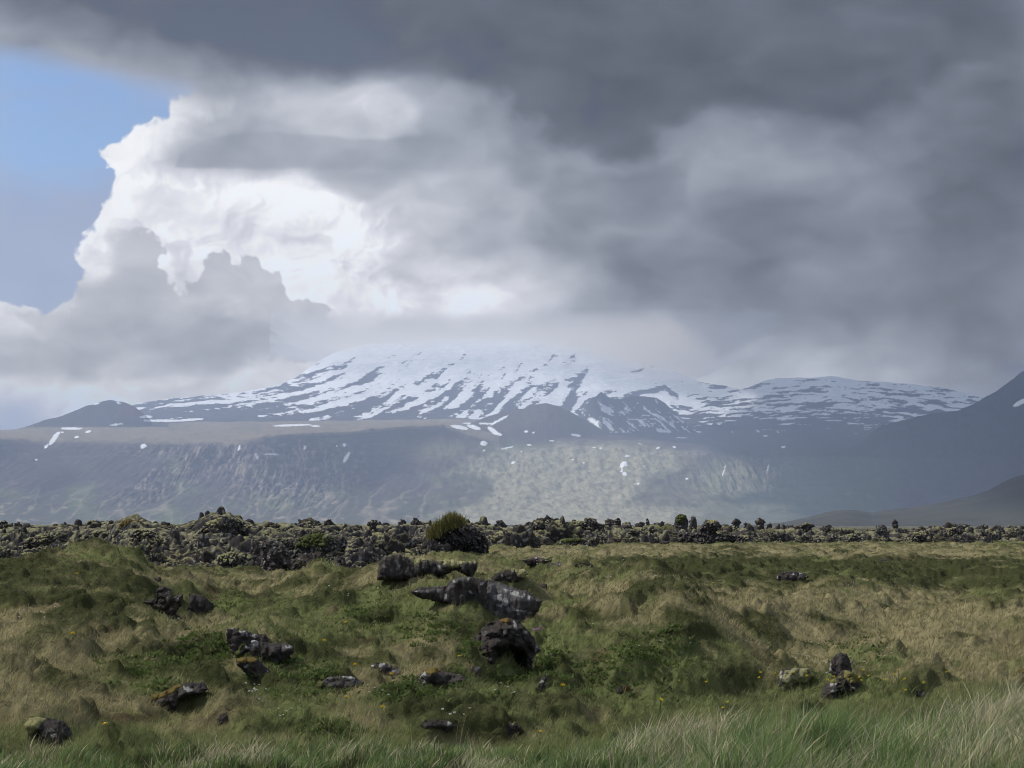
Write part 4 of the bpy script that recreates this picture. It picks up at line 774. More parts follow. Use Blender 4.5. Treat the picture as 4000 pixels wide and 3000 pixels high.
for i, (cx, ty, by, wd, lab) in enumerate(PINN):
    rs = random.Random(i*3+1); r = min(lr(cx, by+6)+2, 100.)
    n = 14; poly = []
    for k in range(n):
        a = math.pi*k/(n-1); rr_ = rs.uniform(.62, 1.15); e = .75
        poly.append((cx-math.copysign(abs(math.cos(a))**e, math.cos(a))*wd/2*rr_, by-(abs(math.sin(a))**e)*(by-ty)*rs.uniform(.86, 1.05)))
    if 'spike' in lab or 'fang' in lab or 'peak' in lab or 'spire' in lab:
        poly = [(cx-wd/2, by), (cx-wd*.42, by-(by-ty)*.45), (cx-wd*.1, by-(by-ty)*.6), (cx+wd*.12, ty), (cx+wd*.3, by-(by-ty)*.6), (cx+wd*.5, by-(by-ty)*.4), (cx+wd/2, by)]
    if 'mushroom' in lab or 'brow' in lab:
        poly = [(cx-wd*.35, by), (cx-wd*.3, by-(by-ty)*.3), (cx-wd*.5, by-(by-ty)*.45), (cx-wd*.42, ty+(by-ty)*.2), (cx-.05*wd, ty), (cx+wd*.3, ty+(by-ty)*.12), (cx+wd*.5, ty+(by-ty)*.4), (cx+wd*.45, by-(by-ty)*.5), (cx+wd*.3, by-(by-ty)*.35), (cx+wd*.42, by)]
    poly = [(x_, y_) for x_, y_ in poly]+[(cx+wd*.45, by+10), (cx-wd*.45, by+10)]
    outline_rock('lava_crag', poly, r, wd/FPX*r*.8, lab, cat='rock', tilt=.15, cell=1.6, moss=0. if i % 4 else .35, lich=.12, grey=.5 if ('grey' in lab or 'pale' in lab) else .12, rug=1.1, seed=50+i, wob=5.5, base_drop=.1, group='crags along the skyline of the lava field')
OUT = [
 ('moss_capped_boulder', [(500,2120),(508,2070),(530,2056),(580,2054),(615,2070),(640,2100),(636,2126),(600,2134),(540,2130)], 'round boulder with a thick pale moss cap at the left of the lava field', .6, None, .1),
 ('heather_mound', [(455,2060),(470,2030),(500,2018),(540,2020),(565,2036),(585,2060),(530,2062)], 'mound under rusty brown heather on the left skyline', .0, (.10,.075,.03), .0),
 ('rock_outcrop', [(60,2150),(75,2110),(120,2085),(190,2070),(215,2080),(200,2110),(170,2128),(120,2144)], 'moss-backed sloping outcrop with a dark hollow under it, far left', .5, None, .1),
 ('rock_outcrop', [(190,2160),(200,2120),(225,2090),(240,2100),(255,2130),(250,2166),(215,2170)], 'pale crusty upright rock in the left of the lava field', .15, None, .5),
 ('rock_outcrop', [(280,2150),(300,2120),(360,2115),(415,2130),(410,2150),(330,2160)], 'low dark outcrop with moss back, right of the pale upright rock', .35, None, .3),
 ('rock_outcrop', [(590,2240),(600,2205),(650,2180),(720,2185),(730,2220),(660,2244),(610,2244)], 'clinkery outcrop ending in a black toe at the turf edge, left of centre', .35, None, .4),
 ('rock_outcrop', [(800,2240),(815,2190),(850,2155),(900,2140),(960,2150),(980,2180),(975,2225),(930,2242)], 'steep outcrop with moss-rimmed ledges at the lava edge', .4, None, .35),
 ('rock_outcrop', [(1010,2235),(1020,2160),(1010,2110),(1040,2090),(1100,2100),(1130,2130),(1140,2180),(1120,2240)], 'dark cliff-like outcrop sprinkled with white lichen', .1, None, .55),
 ('rock_outcrop', [(1150,2230),(1190,2200),(1250,2165),(1340,2150),(1360,2190),(1300,2215),(1230,2240)], 'grey outcrop topped by green turf left of the ribbed wall', .3, GM, .35),
 ('rock_outcrop', [(1140,2150),(1160,2090),(1220,2060),(1300,2080),(1350,2110),(1345,2170),(1250,2180)], 'dark outcrop wearing a green turf cap under the skyline crags', .2, GM, .3),
 ('rock_outcrop', [(770,2060),(800,2030),(850,2014),(915,2012),(950,2026),(985,2042),(960,2064),(850,2070)], 'moss-covered hill of lava rising on the left skyline', .75, None, .05),
 ('rock_outcrop', [(2078,2070),(2080,2030),(2098,2022),(2125,2032),(2135,2020),(2180,2020),(2200,2030),(2240,2026),(2280,2024),(2290,2010),(2310,2012),(2330,2020),(2345,2042),(2330,2058),(2300,2080),(2220,2084),(2140,2072)], 'long dark outcrop with a flat mossy top left of the double-humped rock', .3, None, .15),
 ('rock_outcrop', [(2360,2050),(2362,2026),(2375,2018),(2400,2022),(2415,2016),(2426,2024),(2428,2048),(2400,2058)], 'double-humped dark outcrop on the skyline right of the long outcrop', .15, None, .15),
 ('lichen_spotted_rock', [(2150,2142),(2170,2110),(2200,2096),(2250,2090),(2300,2098),(2335,2066),(2345,2090),(2325,2130),(2280,2140),(2200,2146)], 'black rock densely spotted with white lichen under a green moss crown', .2, GM, .75),
 ('twin_pillar', [(2634,2075),(2632,2040),(2640,2010),(2655,1998),(2680,2006),(2690,2030),(2686,2076)], 'left and taller of the twin black pillars, with a tuft of green moss on top', .1, GM, .15),
 ('twin_pillar', [(2688,2085),(2690,2030),(2700,2010),(2718,2010),(2724,2040),(2720,2085)], 'right and shorter of the twin black pillars, bare on top', .0, None, .12),
 ('rock_outcrop', [(2640,2100),(2650,2066),(2720,2070),(2740,2040),(2770,2022),(2800,2020),(2820,2044),(2800,2070),(2860,2080),(2930,2080),(2960,2100),(2990,2126),(2860,2128),(2740,2118),(2680,2112)], 'massive black outcrop spreading right from the foot of the twin pillars', .08, None, .2),
 ('rock_outcrop', [(3225,2110),(3230,2080),(3250,2070),(3275,2086),(3300,2102),(3290,2124),(3240,2126)], 'humped dark boulder with mossy foot right of the black mass', .25, None, .35),
 ('rock_outcrop', [(3290,2110),(3300,2080),(3340,2074),(3380,2090),(3394,2120),(3340,2124)], 'ragged dark rock left of the grey dome-shaped boulder', .2, None, .3),
 ('rock_outcrop', [(3520,2120),(3530,2085),(3570,2070),(3620,2076),(3625,2105),(3580,2122)], 'dark rock cluster right of the grey dome-shaped boulder', .3, None, .3),
 ('rock_outcrop', [(3640,2080),(3690,2058),(3740,2050),(3770,2066),(3740,2090),(3680,2100)], 'dark sloping outcrop between pale moss fields at the right', .25, None, .25),
 ('rock_outcrop', [(3800,2122),(3815,2095),(3850,2085),(3880,2100),(3880,2122)], 'squat dark rock at the turf edge near the right side', .2, None, .3),
 ('boulder', [(3205,2128),(3215,2112),(3260,2108),(3290,2124),(3250,2132)], 'low rounded grey boulder at the turf edge with two white spots', .2, None, .3)]
for i, (nm, poly, lab, ms, mc_, li) in enumerate(OUT):
    pp = np.array(poly); cx = pp[:, 0].mean(); by = pp[:, 1].max(); wd = np.ptp(pp[:, 0]); hgt = np.ptp(pp[:, 1])
    r = max(lr(cx, by)+.3, rb_of(cx)+.5)
    mp = None
    if 'tuft of green' in lab: mp = [[(2638,2030),(2646,2004),(2660,1994),(2676,2004),(2672,2026),(2655,2034)]]
    if 'turf cap' in lab: mp = [[(1150,2120),(1180,2085),(1230,2060),(1290,2080),(1280,2110),(1200,2125)]]
    if 'moss crown' in lab: mp = [[(2185,2100),(2200,2090),(2240,2084),(2290,2096),(2270,2104),(2200,2108)]]
    if 'heather' in lab: mp = [poly]
    outline_rock(nm, poly, r, min(wd, hgt*1.6)/FPX*r*.8, lab, cat='rock' if 'mound' not in nm else 'mound', tilt=.3, moss=ms, mossc=mc_ or MOSSC, lich=li, grey=.22, seed=120+i, wob=4.5, base_drop=.12, mosspoly=mp, rug=1.1)

# ------------------------------------------------------------------ boulders lying all over the lava field, each its own
BASE = []
for k in range(12):
    a = random.Random(k)
    P, F, c_ = rough_rock(k+1, 5, a.uniform(.8, 1.25), a.uniform(.8, 1.2), a.uniform(.55, 1.0), 1.2, moss=(.0, .35, .6, .8)[k % 4], lich=(.25, .5)[k % 2], grey=(.05, .3)[k % 3 == 0])
    BASE.append(new_mesh('lava_boulder', P, F, c_, [m_rock]))
KIND = ['bare black lava boulder among pale moss in the lava field', 'black lava boulder with thin pale moss on top in the lava field', 'lava boulder half covered by pale moss in the lava field', 'lava boulder almost buried by pale moss in the lava field']
rs = np.random.RandomState(8); cnt = 0
for _ in range(4000):
    if cnt >= 235: break
    c = rs.uniform(-60, 4060); r0 = rb_of(c)+1.0+abs(rs.normal())*11
    a_ = az_of_px(c); x, y = r0*math.sin(a_), r0*math.cos(a_); z = float(lavaz(x, y)[0])
    big = cnt < 45; s = rs.uniform(.45, .85) if big else rs.uniform(.14, .42); z -= s*(.4 if big else .2); k = (rs.randint(4)*3+1) % 12 if big else rs.randint(12)
    o = bpy.data.objects.new('lava_boulder', BASE[k]); sc.collection.objects.link(o)
    o.location = (x, y, z+s*.12); o.scale = (s, s, s*rs.uniform(.8, 1.3)); o.rotation_euler = (rs.uniform(-.2, .2), rs.uniform(-.2, .2), rs.uniform(0, 6.28))
    o['label'] = KIND[k % 4]; o['category'] = 'boulder'; o['group'] = 'boulders strewn over the lava field: '+('bare', 'thinly mossed', 'half mossed', 'moss buried')[k % 4]
    cnt += 1
# the smaller rubble nobody could count
PV, PFc, PC = [], [], []; off = 0
SM = [rough_rock(60+k, 3, 1, 1, (.6, .9, 1.2)[k % 3], 1.2, moss=(.0, .3, .6, .75)[k % 4], lich=(.2, .5)[k % 2], grey=.15) for k in range(10)]
SM2 = [rough_rock(80+k, 2, 1, 1, (.6, .9, 1.3)[k % 3], 1.2, moss=(.0, .3, .6)[k % 3], lich=.3, grey=.15) for k in range(10)]
NR = 800
c = rs.uniform(-100, 4100, NR); r0 = rb_of(c)+.6+np.abs(rs.normal(size=NR))*22; far_ = rs.rand(NR) < .25; r0 = np.where(far_, rs.uniform(85, 170, NR), r0)
a_ = az_of_px(c); xs = r0*np.sin(a_); ys = r0*np.cos(a_); zs = lavaz(xs, ys)
zs = np.where(r0 > 95, np.minimum(zs, lava_base(c, r0)+.5), zs)
for i in range(NR):
    P, F, cc = (SM if r0[i] < 62 else SM2)[rs.randint(10)]
    s = rs.uniform(.06, .24)*(1 if r0[i] < 80 else 1.3); t = rs.uniform(0, 6.28); ct, st = math.cos(t), math.sin(t)
    Q = P*s*np.array([1, 1, rs.uniform(.8, 1.4)]); Q = np.stack([Q[:, 0]*ct-Q[:, 1]*st, Q[:, 0]*st+Q[:, 1]*ct, Q[:, 2]], -1)+np.array([xs[i], ys[i], zs[i]+s*.1])
    PV.append(Q); PFc.append(F+off); PC.append(cc); off += len(Q)
obj('lava_rubble', new_mesh('lava_rubble', np.concatenate(PV), np.concatenate(PFc), np.concatenate(PC), [m_rock]), kind='stuff', label='small black lava blocks littering the mossy field', cat='rubble')

# ------------------------------------------------------------------ grasses
m_blade = mat('grass_blade', rough=.8, spec=.15, mottling=0, trans=.35)
def blades(x, y, z, h, w, lx, ly, col, curl=.35, segs=2):
    """one flat bent leaf per entry; lx, ly = how far the tip leans"""
    n = len(x); t = RNG.uniform(0, math.pi, n); cx, cy = np.cos(t)*w*.5, np.sin(t)*w*.5
    ks = np.linspace(0, 1, segs+1); V = np.zeros((n, segs*2+1, 3), np.float32)
    for i, k in enumerate(ks):
        px_ = x+lx*k**(1+curl*2); py_ = y+ly*k**(1+curl*2); pz_ = z+h*(k-curl*.35*k*k)
        ww = (1-k)**.6 if i else 1
        if i < segs:
            V[:, 2*i] = np.stack([px_-cx*ww, py_-cy*ww, pz_], -1); V[:, 2*i+1] = np.stack([px_+cx*ww, py_+cy*ww, pz_], -1)
        else: V[:, 2*i] = np.stack([px_, py_, pz_], -1)
    b = (np.arange(n)*(segs*2+1))[:, None]
    Q = [np.concatenate([b+2*i, b+2*i+1, b+2*i+3, b+2*i+2], 1) for i in range(segs-1)]
    Tt = np.concatenate([b+2*segs-2, b+2*segs-1, b+2*segs], 1)
    shade = np.repeat(col[:, None, :], segs*2+1, 1)
    return V.reshape(-1, 3), Q, Tt, shade.reshape(-1, 3)
def grass_obj(name, label, parts, cat='grass'):
    VV, QQ, TT, CC = [], [], [], []; o_ = 0
    for V, Q, Tt, c_ in parts:
        VV.append(V); CC.append(c_)
        for q in Q: QQ.append(q+o_)
        TT.append(Tt+o_); o_ += len(V)
    F = ([np.concatenate(QQ)] if QQ else [])+[np.concatenate(TT)]
    return obj(name, new_mesh(name, np.concatenate(VV), F, np.clip(np.concatenate(CC), .01, .8), [m_blade], smooth=False), kind='stuff', label=label, cat=cat)
def scatter(n, ra, rb_, p=1.0, azm=26.):
    u = RNG.rand(n); r = (ra**(2-p)+(rb_**(2-p)-ra**(2-p))*u)**(1/(2-p)) if p != 2 else ra*(rb_/ra)**u
    a = RNG.uniform(R(-azm), R(azm), n); return r*np.sin(a), r*np.cos(a), r, a
def ground_at(x, y): return G(x, y)+micro(x, y)
# short turf, everywhere up to the lava
parts = []
x, y, r, a = scatter(700000//D, 8.2, 82, 1.55)
c = col_of_az(a); ok = r < rb_of(c)+1.5+fbm(x/2, y/2, 3., 3)*2.5; x, y, r, a = x[ok], y[ok], r[ok], a[ok]
z = ground_at(x, y); gx, gy = frame_of(np.stack([x, y, z-EZ], -1)); tcol_, th = turf(gx, gy, x, y)
cl = fbm(x/.22, y/.22, 77., 3)
h = th*RNG.uniform(.4, 1.25, len(x))*(1+.5*cl)+.012; h *= np.clip(1.15-r/90, .5, 1.1)
colr = tcol_*RNG.uniform(.72, 1.35, (len(x), 1))*(1+.25*cl)[:, None]
mixg = RNG.rand(len(x)) < .22; colr[mixg] = colr[mixg]*.35+np.array((.24, .20, .11))*.65*RNG.uniform(.6, 1.2, (mixg.sum(), 1))
mixd = RNG.rand(len(x)) < .16; colr[mixd] = colr[mixd]*.4+np.array((.06, .10, .03))*.6
parts.append(blades(x, y, z-.005, h, np.clip(.00042*r, .0035, .03)*RNG.uniform(.7, 1.4, len(x)), h*(.35+.5*RNG.normal(size=len(x))), h*.5*RNG.normal(size=len(x)), colr))
grass_obj('turf_grass', 'short mixed turf of straw and green grass covering the uneven meadow', parts)
# long grass at the bottom right and along the lower edge
def long_grass(n, top_py, xr, hr, colf, ra=7.6, rb_=12.5, wid=(.0025, .0055), lean=.35):
    x, y, r, a = scatter(n, ra, rb_, 1., 29.); z = ground_at(x, y); gx, gy = frame_of(np.stack([x, y, z-EZ], -1))
    dens = colf(gx, gy, x, y)*ss(-.55, .15, fbm(x/.22, y/.22, 91., 3)+.2); ok = RNG.rand(n) < dens; x, y, r, z, gx, gy = x[ok], y[ok], r[ok], z[ok], gx[ok], gy[ok]
    return x, y, r, z, gx, gy
BOTTOM = [(-200,2945),(100,2945),(350,2952),(600,2950),(800,2930),(1000,2925),(1250,2925),(1500,2930),(1800,2950),(2100,2985),(2300,2985),(2450,2950),(2600,2930),(2800,2915),(3000,2900),(3500,2895),(3750,2870),(3900,2820),(4200,2790)]
HT = [(-200,.12),(300,.13),(700,.13),(1000,.13),(1500,.15),(1900,.15),(2200,.18),(2400,.25),(2650,.32),(2900,.36),(3300,.38),(3700,.40),(4200,.44)]
def dens_f(gx, gy, x, y):
    lim = interp(gx, BOTTOM)+fbm(x/.5, y/.5, 5., 3)*24
    return ss(-14, 22, gy-lim)
parts = []
x, y, r, z, gx, gy = long_grass(212000//D, None, None, None, dens_f, 7.4, 14.)
n = len(x); cl = fbm(x/.35, y/.35, 7., 3); cl2 = fbm(x/.16, y/.16, 9., 2)
hh = interp(gx, HT)*RNG.uniform(.45, 1.1, n)*(1+.28*cl+.15*cl2)
dry = fbm(x/.6, y/.6, 15., 4)+.5*fbm(x/.13, y/.13, 19., 2)+ell(gx, gy, 1000, 2960, 160, 60)*.6+ell(gx, gy, 3950, 2900, 260, 140)*.5+ell(gx, gy, 2650, 2950, 200, 60)*.35-ell(gx, gy, 3300, 2950, 300, 90)*.3-.22
isdry = RNG.rand(n) < ss(-.5, .8, dry)*.8+.06
green = np.array((.15, .215, .080))*RNG.uniform(.6, 1.45, (n, 1)); green[RNG.rand(n) < .35] *= np.array((1.25, 1.15, 1.0)); blu = RNG.rand(n) < .25; green[blu] = green[blu]*np.array((.9, 1.0, 1.2))
straw = np.array((.56, .50, .34))*RNG.uniform(.5, 1.25, (n, 1))
colr = np.where(isdry[:, None], straw, green)
hh = hh*np.where(isdry, 1.08, 1.)
ln = hh*(.20+.35*fbm(x/.5, y/.5, 33., 3)+.34*RNG.normal(size=n))
parts.append(blades(x, y, z-.01, hh, RNG.uniform(.004, .0125, n), ln, hh*.22*RNG.normal(size=n), colr, .4, 4))
grass_obj('long_grass', 'long wind-combed green and straw grass filling the bottom of the picture', parts)
# thin dry stalks with feathery heads standing above the rest
S = [(2480,2990,2700,.0),(2560,2985,2745,.2),(2900,2985,2600,.25),(2985,2980,2590,.3),(3730,2940,2590,.02),(3715,2930,2600,.12),(3852,2900,2520,-.02),(3560,2980,2640,.3),(3440,2980,2700,.3),(3300,2985,2660,.15),(2700,2990,2730,.3),(2750,2990,2700,.35),(3050,2985,2700,-.1),(3180,2985,2680,.2),(3900,2900,2600,.3),(3960,2900,2610,.35),(170,2960,2800,.2),(120,2960,2830,.1),(200,2960,2820,.12),(330,2950,2800,.25),(390,2950,2860,.2),(440,2940,2850,0.),(650,2940,2850,.25),(680,2930,2850,.15),(800,2930,2800,.1),(1350,2940,2720,.12),(1400,2950,2700,.15),(1440,2950,2730,.2),(1480,2950,2760,.25),(1300,2940,2790,.05),(1500,2950,2730,.3),(1780,2950,2750,.15),(1820,2950,2700,.1),(2000,2990,2880,.1),(2090,2990,2830,.3),(2350,2990,2800,.2),(2200,2990,2850,.2),(250,2960,2870,-.1),(3620,2960,2700,.2),(2820,2985,2690,.2),(3500,2970,2690,.1),(4000,2900,2600,.2)]
bx, by, bz, bh, bw, bl, bc = [], [], [], [], [], [], []
for (sx_, sy_, ty_, ln_) in S:
    for q_ in range(3):
        p, rr_ = at(sx_+RNG.uniform(-25, 25), min(sy_, 2990)); hgt = (sy_-ty_)/FPX*rr_*RNG.uniform(.75, 1.03)
        bx.append(p[0]); by.append(p[1]); bz.append(p[2]-.02); bh.append(hgt*1.12); bw.append(RNG.uniform(.003, .0045)); bl.append(hgt*(ln_+RNG.uniform(-.05, .12))); bc.append(np.array((.42, .36, .23))*RNG.uniform(.6, 1.1))
bx, by, bz, bh, bw, bl, bc = map(np.array, (bx, by, bz, bh, bw, bl, bc))
pt = [blades(bx, by, bz, bh, bw*(1+0*bx), bl, bh*.05*RNG.normal(size=len(bx)), bc, .35, 5)]
grass_obj('dry_grass_stalks', 'thin pale dry stalks standing above the grass', pt)
# low leafy herbs in the green hollows
HERB = [(2350,2640,300,100),(1150,2720,150,60),(1950,2700,140,50),(1600,2740,160,40),(2130,2590,50,50),(820,2560,120,30),(1700,2460,100,60),(1450,2420,150,60),(1080,2600,80,40),(560,2640,150,60),(3400,2590,120,50),(2560,2560,120,50),(1250,2650,60,40),(700,2580,80,30),(3170,2200,50,18),(1830,2540,30,40),(1280,2870,120,40),(880,2380,100,30)]
hx, hy, hz, hs, hc_ = [], [], [], [], []
for (cx, cy, rx, ry) in HERB:
    for _ in range(int(40+rx*.5)):
        try: p, rr_ = at(cx+RNG.normal()*rx*.6, max(2140, cy+RNG.normal()*ry*.6))
        except Exception: continue
        m_ = RNG.randint(5, 12); hx.append(p[0]+RNG.normal(size=m_)*.05); hy.append(p[1]+RNG.normal(size=m_)*.05); hz.append(np.full(m_, p[2])+micro(np.full(1, p[0]), np.full(1, p[1]))[0]+.01)
        hs.append(RNG.uniform(.018, .05, m_)); hc_.append(np.tile(np.array((.105, .145, .042))*RNG.uniform(.6, 1.2), (m_, 1)))
hx, hy, hz, hs, hc_ = map(np.concatenate, (hx, hy, hz, hs, hc_)); n = len(hx)
grass_obj('leafy_herbs', 'low bright green leafy herbs in the damp hollows', [blades(hx, hy, hz, hs*1.3, hs*.9, hs*RNG.normal(size=n)*.9, hs*RNG.normal(size=n)*.9, hc_, .5, 2)], 'herbs')
# grass shock on the lava hummock and on the heather mound
def shock(name, label, pts, r, n, colr_, hgt, parent=None):
    P_ = np.array(pts, float); k = RNG.randint(0, len(P_)-1, n); t = RNG.rand(n); q = P_[k]*(1-t[:, None])+P_[k+1]*t[:, None]+RNG.normal(size=(n, 2))*np.array([8, 6])
    rr_ = r+RNG.uniform(-.9, .1, n); d = dir_of(q[:, 0], q[:, 1]); hh_ = np.hypot(d[:, 0], d[:, 1])
    X_ = rr_*d[:, 0]/hh_; Y_ = rr_*d[:, 1]/hh_; Z_ = EZ+rr_*d[:, 2]/hh_-.12
    V, Q, Tt, c_ = blades(X_, Y_, Z_, hgt*RNG.uniform(.5, 1.2, n), np.full(n, .022), hgt*(.3*RNG.normal(size=n)-.1), hgt*.3*RNG.normal(size=n), np.asarray(colr_)[RNG.randint(0, len(colr_), n)]*RNG.uniform(.6, 1.3, (n, 1)), .4, 3)
    off_ = np.array(parent.location) if parent is not None else np.zeros(3)
    me = new_mesh(name, V-off_, [np.concatenate(Q), Tt], np.clip(c_, .01, .8), [m_blade], smooth=False)
    o = obj(name, me, parent); 
    if parent is None: o['label'] = label; o['category'] = 'grass'
    return o
shock('grass_shock', '', [(1685,2105),(1684,2080),(1705,2052),(1740,2030),(1768,2014),(1790,2026),(1810,2036),(1730,2060),(1700,2090)], 49.3, 2000, [(.13,.13,.04),(.16,.12,.035),(.10,.13,.035),(.20,.17,.07)], .30, hum)
# ------------------------------------------------------------------ flowers
def flower_mesh(name, petals, rad, head, centre, stem_h, flat=.3):
    V, F, Cc = [], [], []
    def add(P, f, c_):
        o_ = len(V); V.extend(P); F.extend([tuple(i+o_ for i in g_) for g_ in f]); Cc.extend([c_]*len(P))
    for k in range(3):
        a0 = 2*math.pi*k/3
        pass
    st = [(math.cos(a)*.0022, math.sin(a)*.0022, h_) for h_ in (0, stem_h) for a in (0, 2.1, 4.2)]
    add(st, [(0, 1, 4, 3), (1, 2, 5, 4), (2, 0, 3, 5)], (.09, .13, .04))
    for k in range(petals):
        a = 2*math.pi*k/petals; b = math.pi/petals*.95; up = flat*rad*(1 if k % 2 else .5)
        add([(0, 0, stem_h), (math.cos(a-b)*rad*.7, math.sin(a-b)*rad*.7, stem_h+up*.6), (math.cos(a)*rad, math.sin(a)*rad, stem_h+up), (math.cos(a+b)*rad*.7, math.sin(a+b)*rad*.7, stem_h+up*.6)], [(0, 1, 2, 3)], head)
    n_ = 8; add([(math.cos(2*math.pi*i/n_)*rad*.45, math.sin(2*math.pi*i/n_)*rad*.45, stem_h+rad*.3) for i in range(n_)]+[(0, 0, stem_h+rad*.55), (0, 0, stem_h-.004)], [(i, (i+1) % n_, n_) for i in range(n_)]+[((i+1) % n_, i, n_+1) for i in range(n_)], centre)
    me = bpy.data.meshes.new(name); me.from_pydata(V, [], F); a = me.color_attributes.new('tint', 'FLOAT_COLOR', 'POINT')
    for i, c_ in enumerate(Cc): a.data[i].color = (*c_, 1)
    me.materials.append(m_petal); return me
def head_of(me, name):
    """the same flower as two meshes: stem, and head with petals"""
    P_ = [v.co[:] for v in me.vertices]; cc = [tuple(d.color) for d in me.color_attributes['tint'].data]; r_ = []
    for keep, nm in ((lambda f: max(f) < 6, me.name), (lambda f: min(f) >= 6, 'flower_head')):
        fs = [tuple(p.vertices) for p in me.polygons if keep(p.vertices)]; u_ = sorted({i for f in fs for i in f}); ix = {a: b for b, a in enumerate(u_)}
        m = bpy.data.meshes.new(nm); m.from_pydata([P_[i] for i in u_], [], [[ix[i] for i in f] for f in fs]); a = m.color_attributes.new('tint', 'FLOAT_COLOR', 'POINT')
        for k, i in enumerate(u_): a.data[k].color = cc[i]
        m.materials.append(m_petal); r_.append(m)
    return tuple(r_)
m_petal = mat('petal', rough=.7, spec=.2, mottling=0, trans=.3)
Y_M = flower_mesh('dandelion', 12, .021, (.75, .52, .02), (.80, .60, .03), .10)
Y_S = flower_mesh('buttercup', 6, .013, (.78, .62, .02), (.70, .55, .03), .12, .8)
Y_M = head_of(Y_M, 'dandelion'); Y_S = head_of(Y_S, 'buttercup')
W_M = flower_mesh('white_flower', 6, .014, (.78, .78, .76), (.70, .70, .60), .07)
P_M = flower_mesh('pink_flower', 7, .016, (.55, .32, .52), (.45, .22, .42), .05)
def plant(me, px, py, label, cat, group, s=1., zo=.0):
    p, rr_ = at_full(px, py+.06*s/at_full(px, py)[1]*FPX)
    hd = me[1] if isinstance(me, tuple) else None; me = me[0] if hd else me
    o = bpy.data.objects.new(me.name, me); sc.collection.objects.link(o)
    if hd: h_ = bpy.data.objects.new('flower_head', hd); sc.collection.objects.link(h_); h_.parent = o
    o.location = (p[0], p[1], p[2]+zo); o.scale = (s, s, s if s < 1.4 else 1.2); o.rotation_euler = (-.5+RNG.uniform(-.3, .3), RNG.uniform(-.3, .3), RNG.uniform(-.6, .6))
    o['label'] = label; o['category'] = cat
    if group: o['group'] = group
def rr_guess(px, py): return at(px, py)[1]
YEL = [(428,2856,'yellow dandelion alone on brown turf, right of the moss-bulge boulder'),(1268,2510,'yellow dandelion above the low black boulder with grey crown'),(1382,2604,'yellow dandelion right behind the low black boulder'),(1358,2440,'yellow dandelion on the bank above the brown heath patch'),(1588,2345,'yellow dandelion left of the black rock ledge'),(1800,2585,'yellow dandelion beside the small stone left of the cave'),(1345,2745,'yellow dandelion below the low black boulder'),(2193,2697,'yellow dandelion below the rounded heath mound'),(2105,2892,'yellow dandelion at the bottom centre'),(1892,2240,'yellow dandelion behind the leaning slab'),(285,2487,'yellow flower in the left straw'),(295,2250,'yellow flower in the left heath'),(1525,2646,'yellow flower by the white-blotched rock'),(1490,2785,'yellow flower among dry stalks at the bottom left of centre'),(3230,2187,'yellow flower on the far right meadow'),(2785,2292,'yellow flower in the heath right of centre')]
for (px, py, lab) in YEL: plant(Y_M, px, py, lab, 'flower', None, 1.15 if py > 2400 else 1.3)
BUT = [(3262,2710),(3030,2690),(3130,2692),(3140,2703),(3165,2715),(3385,2697),(3400,2710),(3425,2715),(3308,2728),(3220,2738),(3358,2738),(3512,2700),(3520,2708),(3710,2698),(3565,2726),(2855,2846),(2850,2866),(2568,2830),(2582,2824),(3530,2788),(2975,2715),(2985,2730),(3060,2690),(3450,2738),(2762,2742),(2640,2718),(3630,2735)]
for (px, py) in BUT: plant(Y_S, px, py, 'small yellow buttercup rising from the long grass at the lower right', 'flower', 'buttercups over the long grass', 1.25, .10)
WH = []
for (cx, cy, rx, ry, n_) in [(3300,2560,180,45,34),(3150,2560,60,20,6),(1000,2700,60,30,10),(1480,2700,60,30,5),(1990,2710,40,30,6),(3600,2260,350,60,14),(2300,2260,200,50,10),(150,2400,140,40,6),(1400,2310,300,40,8),(650,2430,30,8,4),(3500,2420,300,60,7),(1780,2790,60,20,5),(1100,2800,60,30,5),(2500,2500,200,70,7)]:
    for _ in range(n_): WH.append((cx+RNG.normal()*rx*.6, max(2165, cy+RNG.normal()*ry*.6)))
for (px, py) in WH: plant(W_M, px, py, 'tiny white flower in the turf', 'flower', 'white flowers sprinkled over the meadow', 1. if py > 2400 else 1.25, .01)
for (cx, cy, n_, lab, gr, s_) in [(2108,2466,16,'pink thrift flower in the clump right of the lichen seam by the cave','pink clump by the cave', 1.1),(2100,2188,14,'pink thrift flower in the clump beside the flat grey rock','pink clump by the flat rock', 1.5),(3460,2965,3,'pale pink flower in the long grass at the bottom right','pale pink flowers at the bottom right', 1.)]:
    for _ in range(n_): plant(P_M, cx+RNG.normal()*11, cy+RNG.normal()*6, lab, 'flower', gr, s_, .04)

# ------------------------------------------------------------------ air, low cloud on the summit, unseen cloud added to shade parts of the land
def box_mesh(name, x0, x1, y0, y1, z0, z1):
    V = [(x, y, z) for x in (x0, x1) for y in (y0, y1) for z in (z0, z1)]
    F = [(0,1,3,2),(4,6,7,5),(0,4,5,1),(2,3,7,6),(0,2,6,4),(1,5,7,3)]
    me = bpy.data.meshes.new(name); me.from_pydata(V, [], F); return me
def volume(name, dens, colr, aniso=0.):
    m = bpy.data.materials.new(name); m.use_nodes = True; t = m.node_tree; t.nodes.clear()
    o = t.nodes.new('ShaderNodeOutputMaterial'); v = t.nodes.new('ShaderNodeVolumePrincipled'); v.inputs['Density'].default_value = dens; v.inputs['Color'].default_value = (*colr, 1); v.inputs['Anisotropy'].default_value = aniso
    t.links.new(v.outputs[0], o.inputs['Volume']); return m
hz_me = box_mesh('haze', -20000, 20000, -20000, 20000, -3, 1760); hz_me.materials.append(volume('haze_air', HAZE, (.60, .73, 1.0), 0.))
obj('haze', hz_me, kind='stuff', label='pale bluish haze filling the air before the mountain', cat='haze')
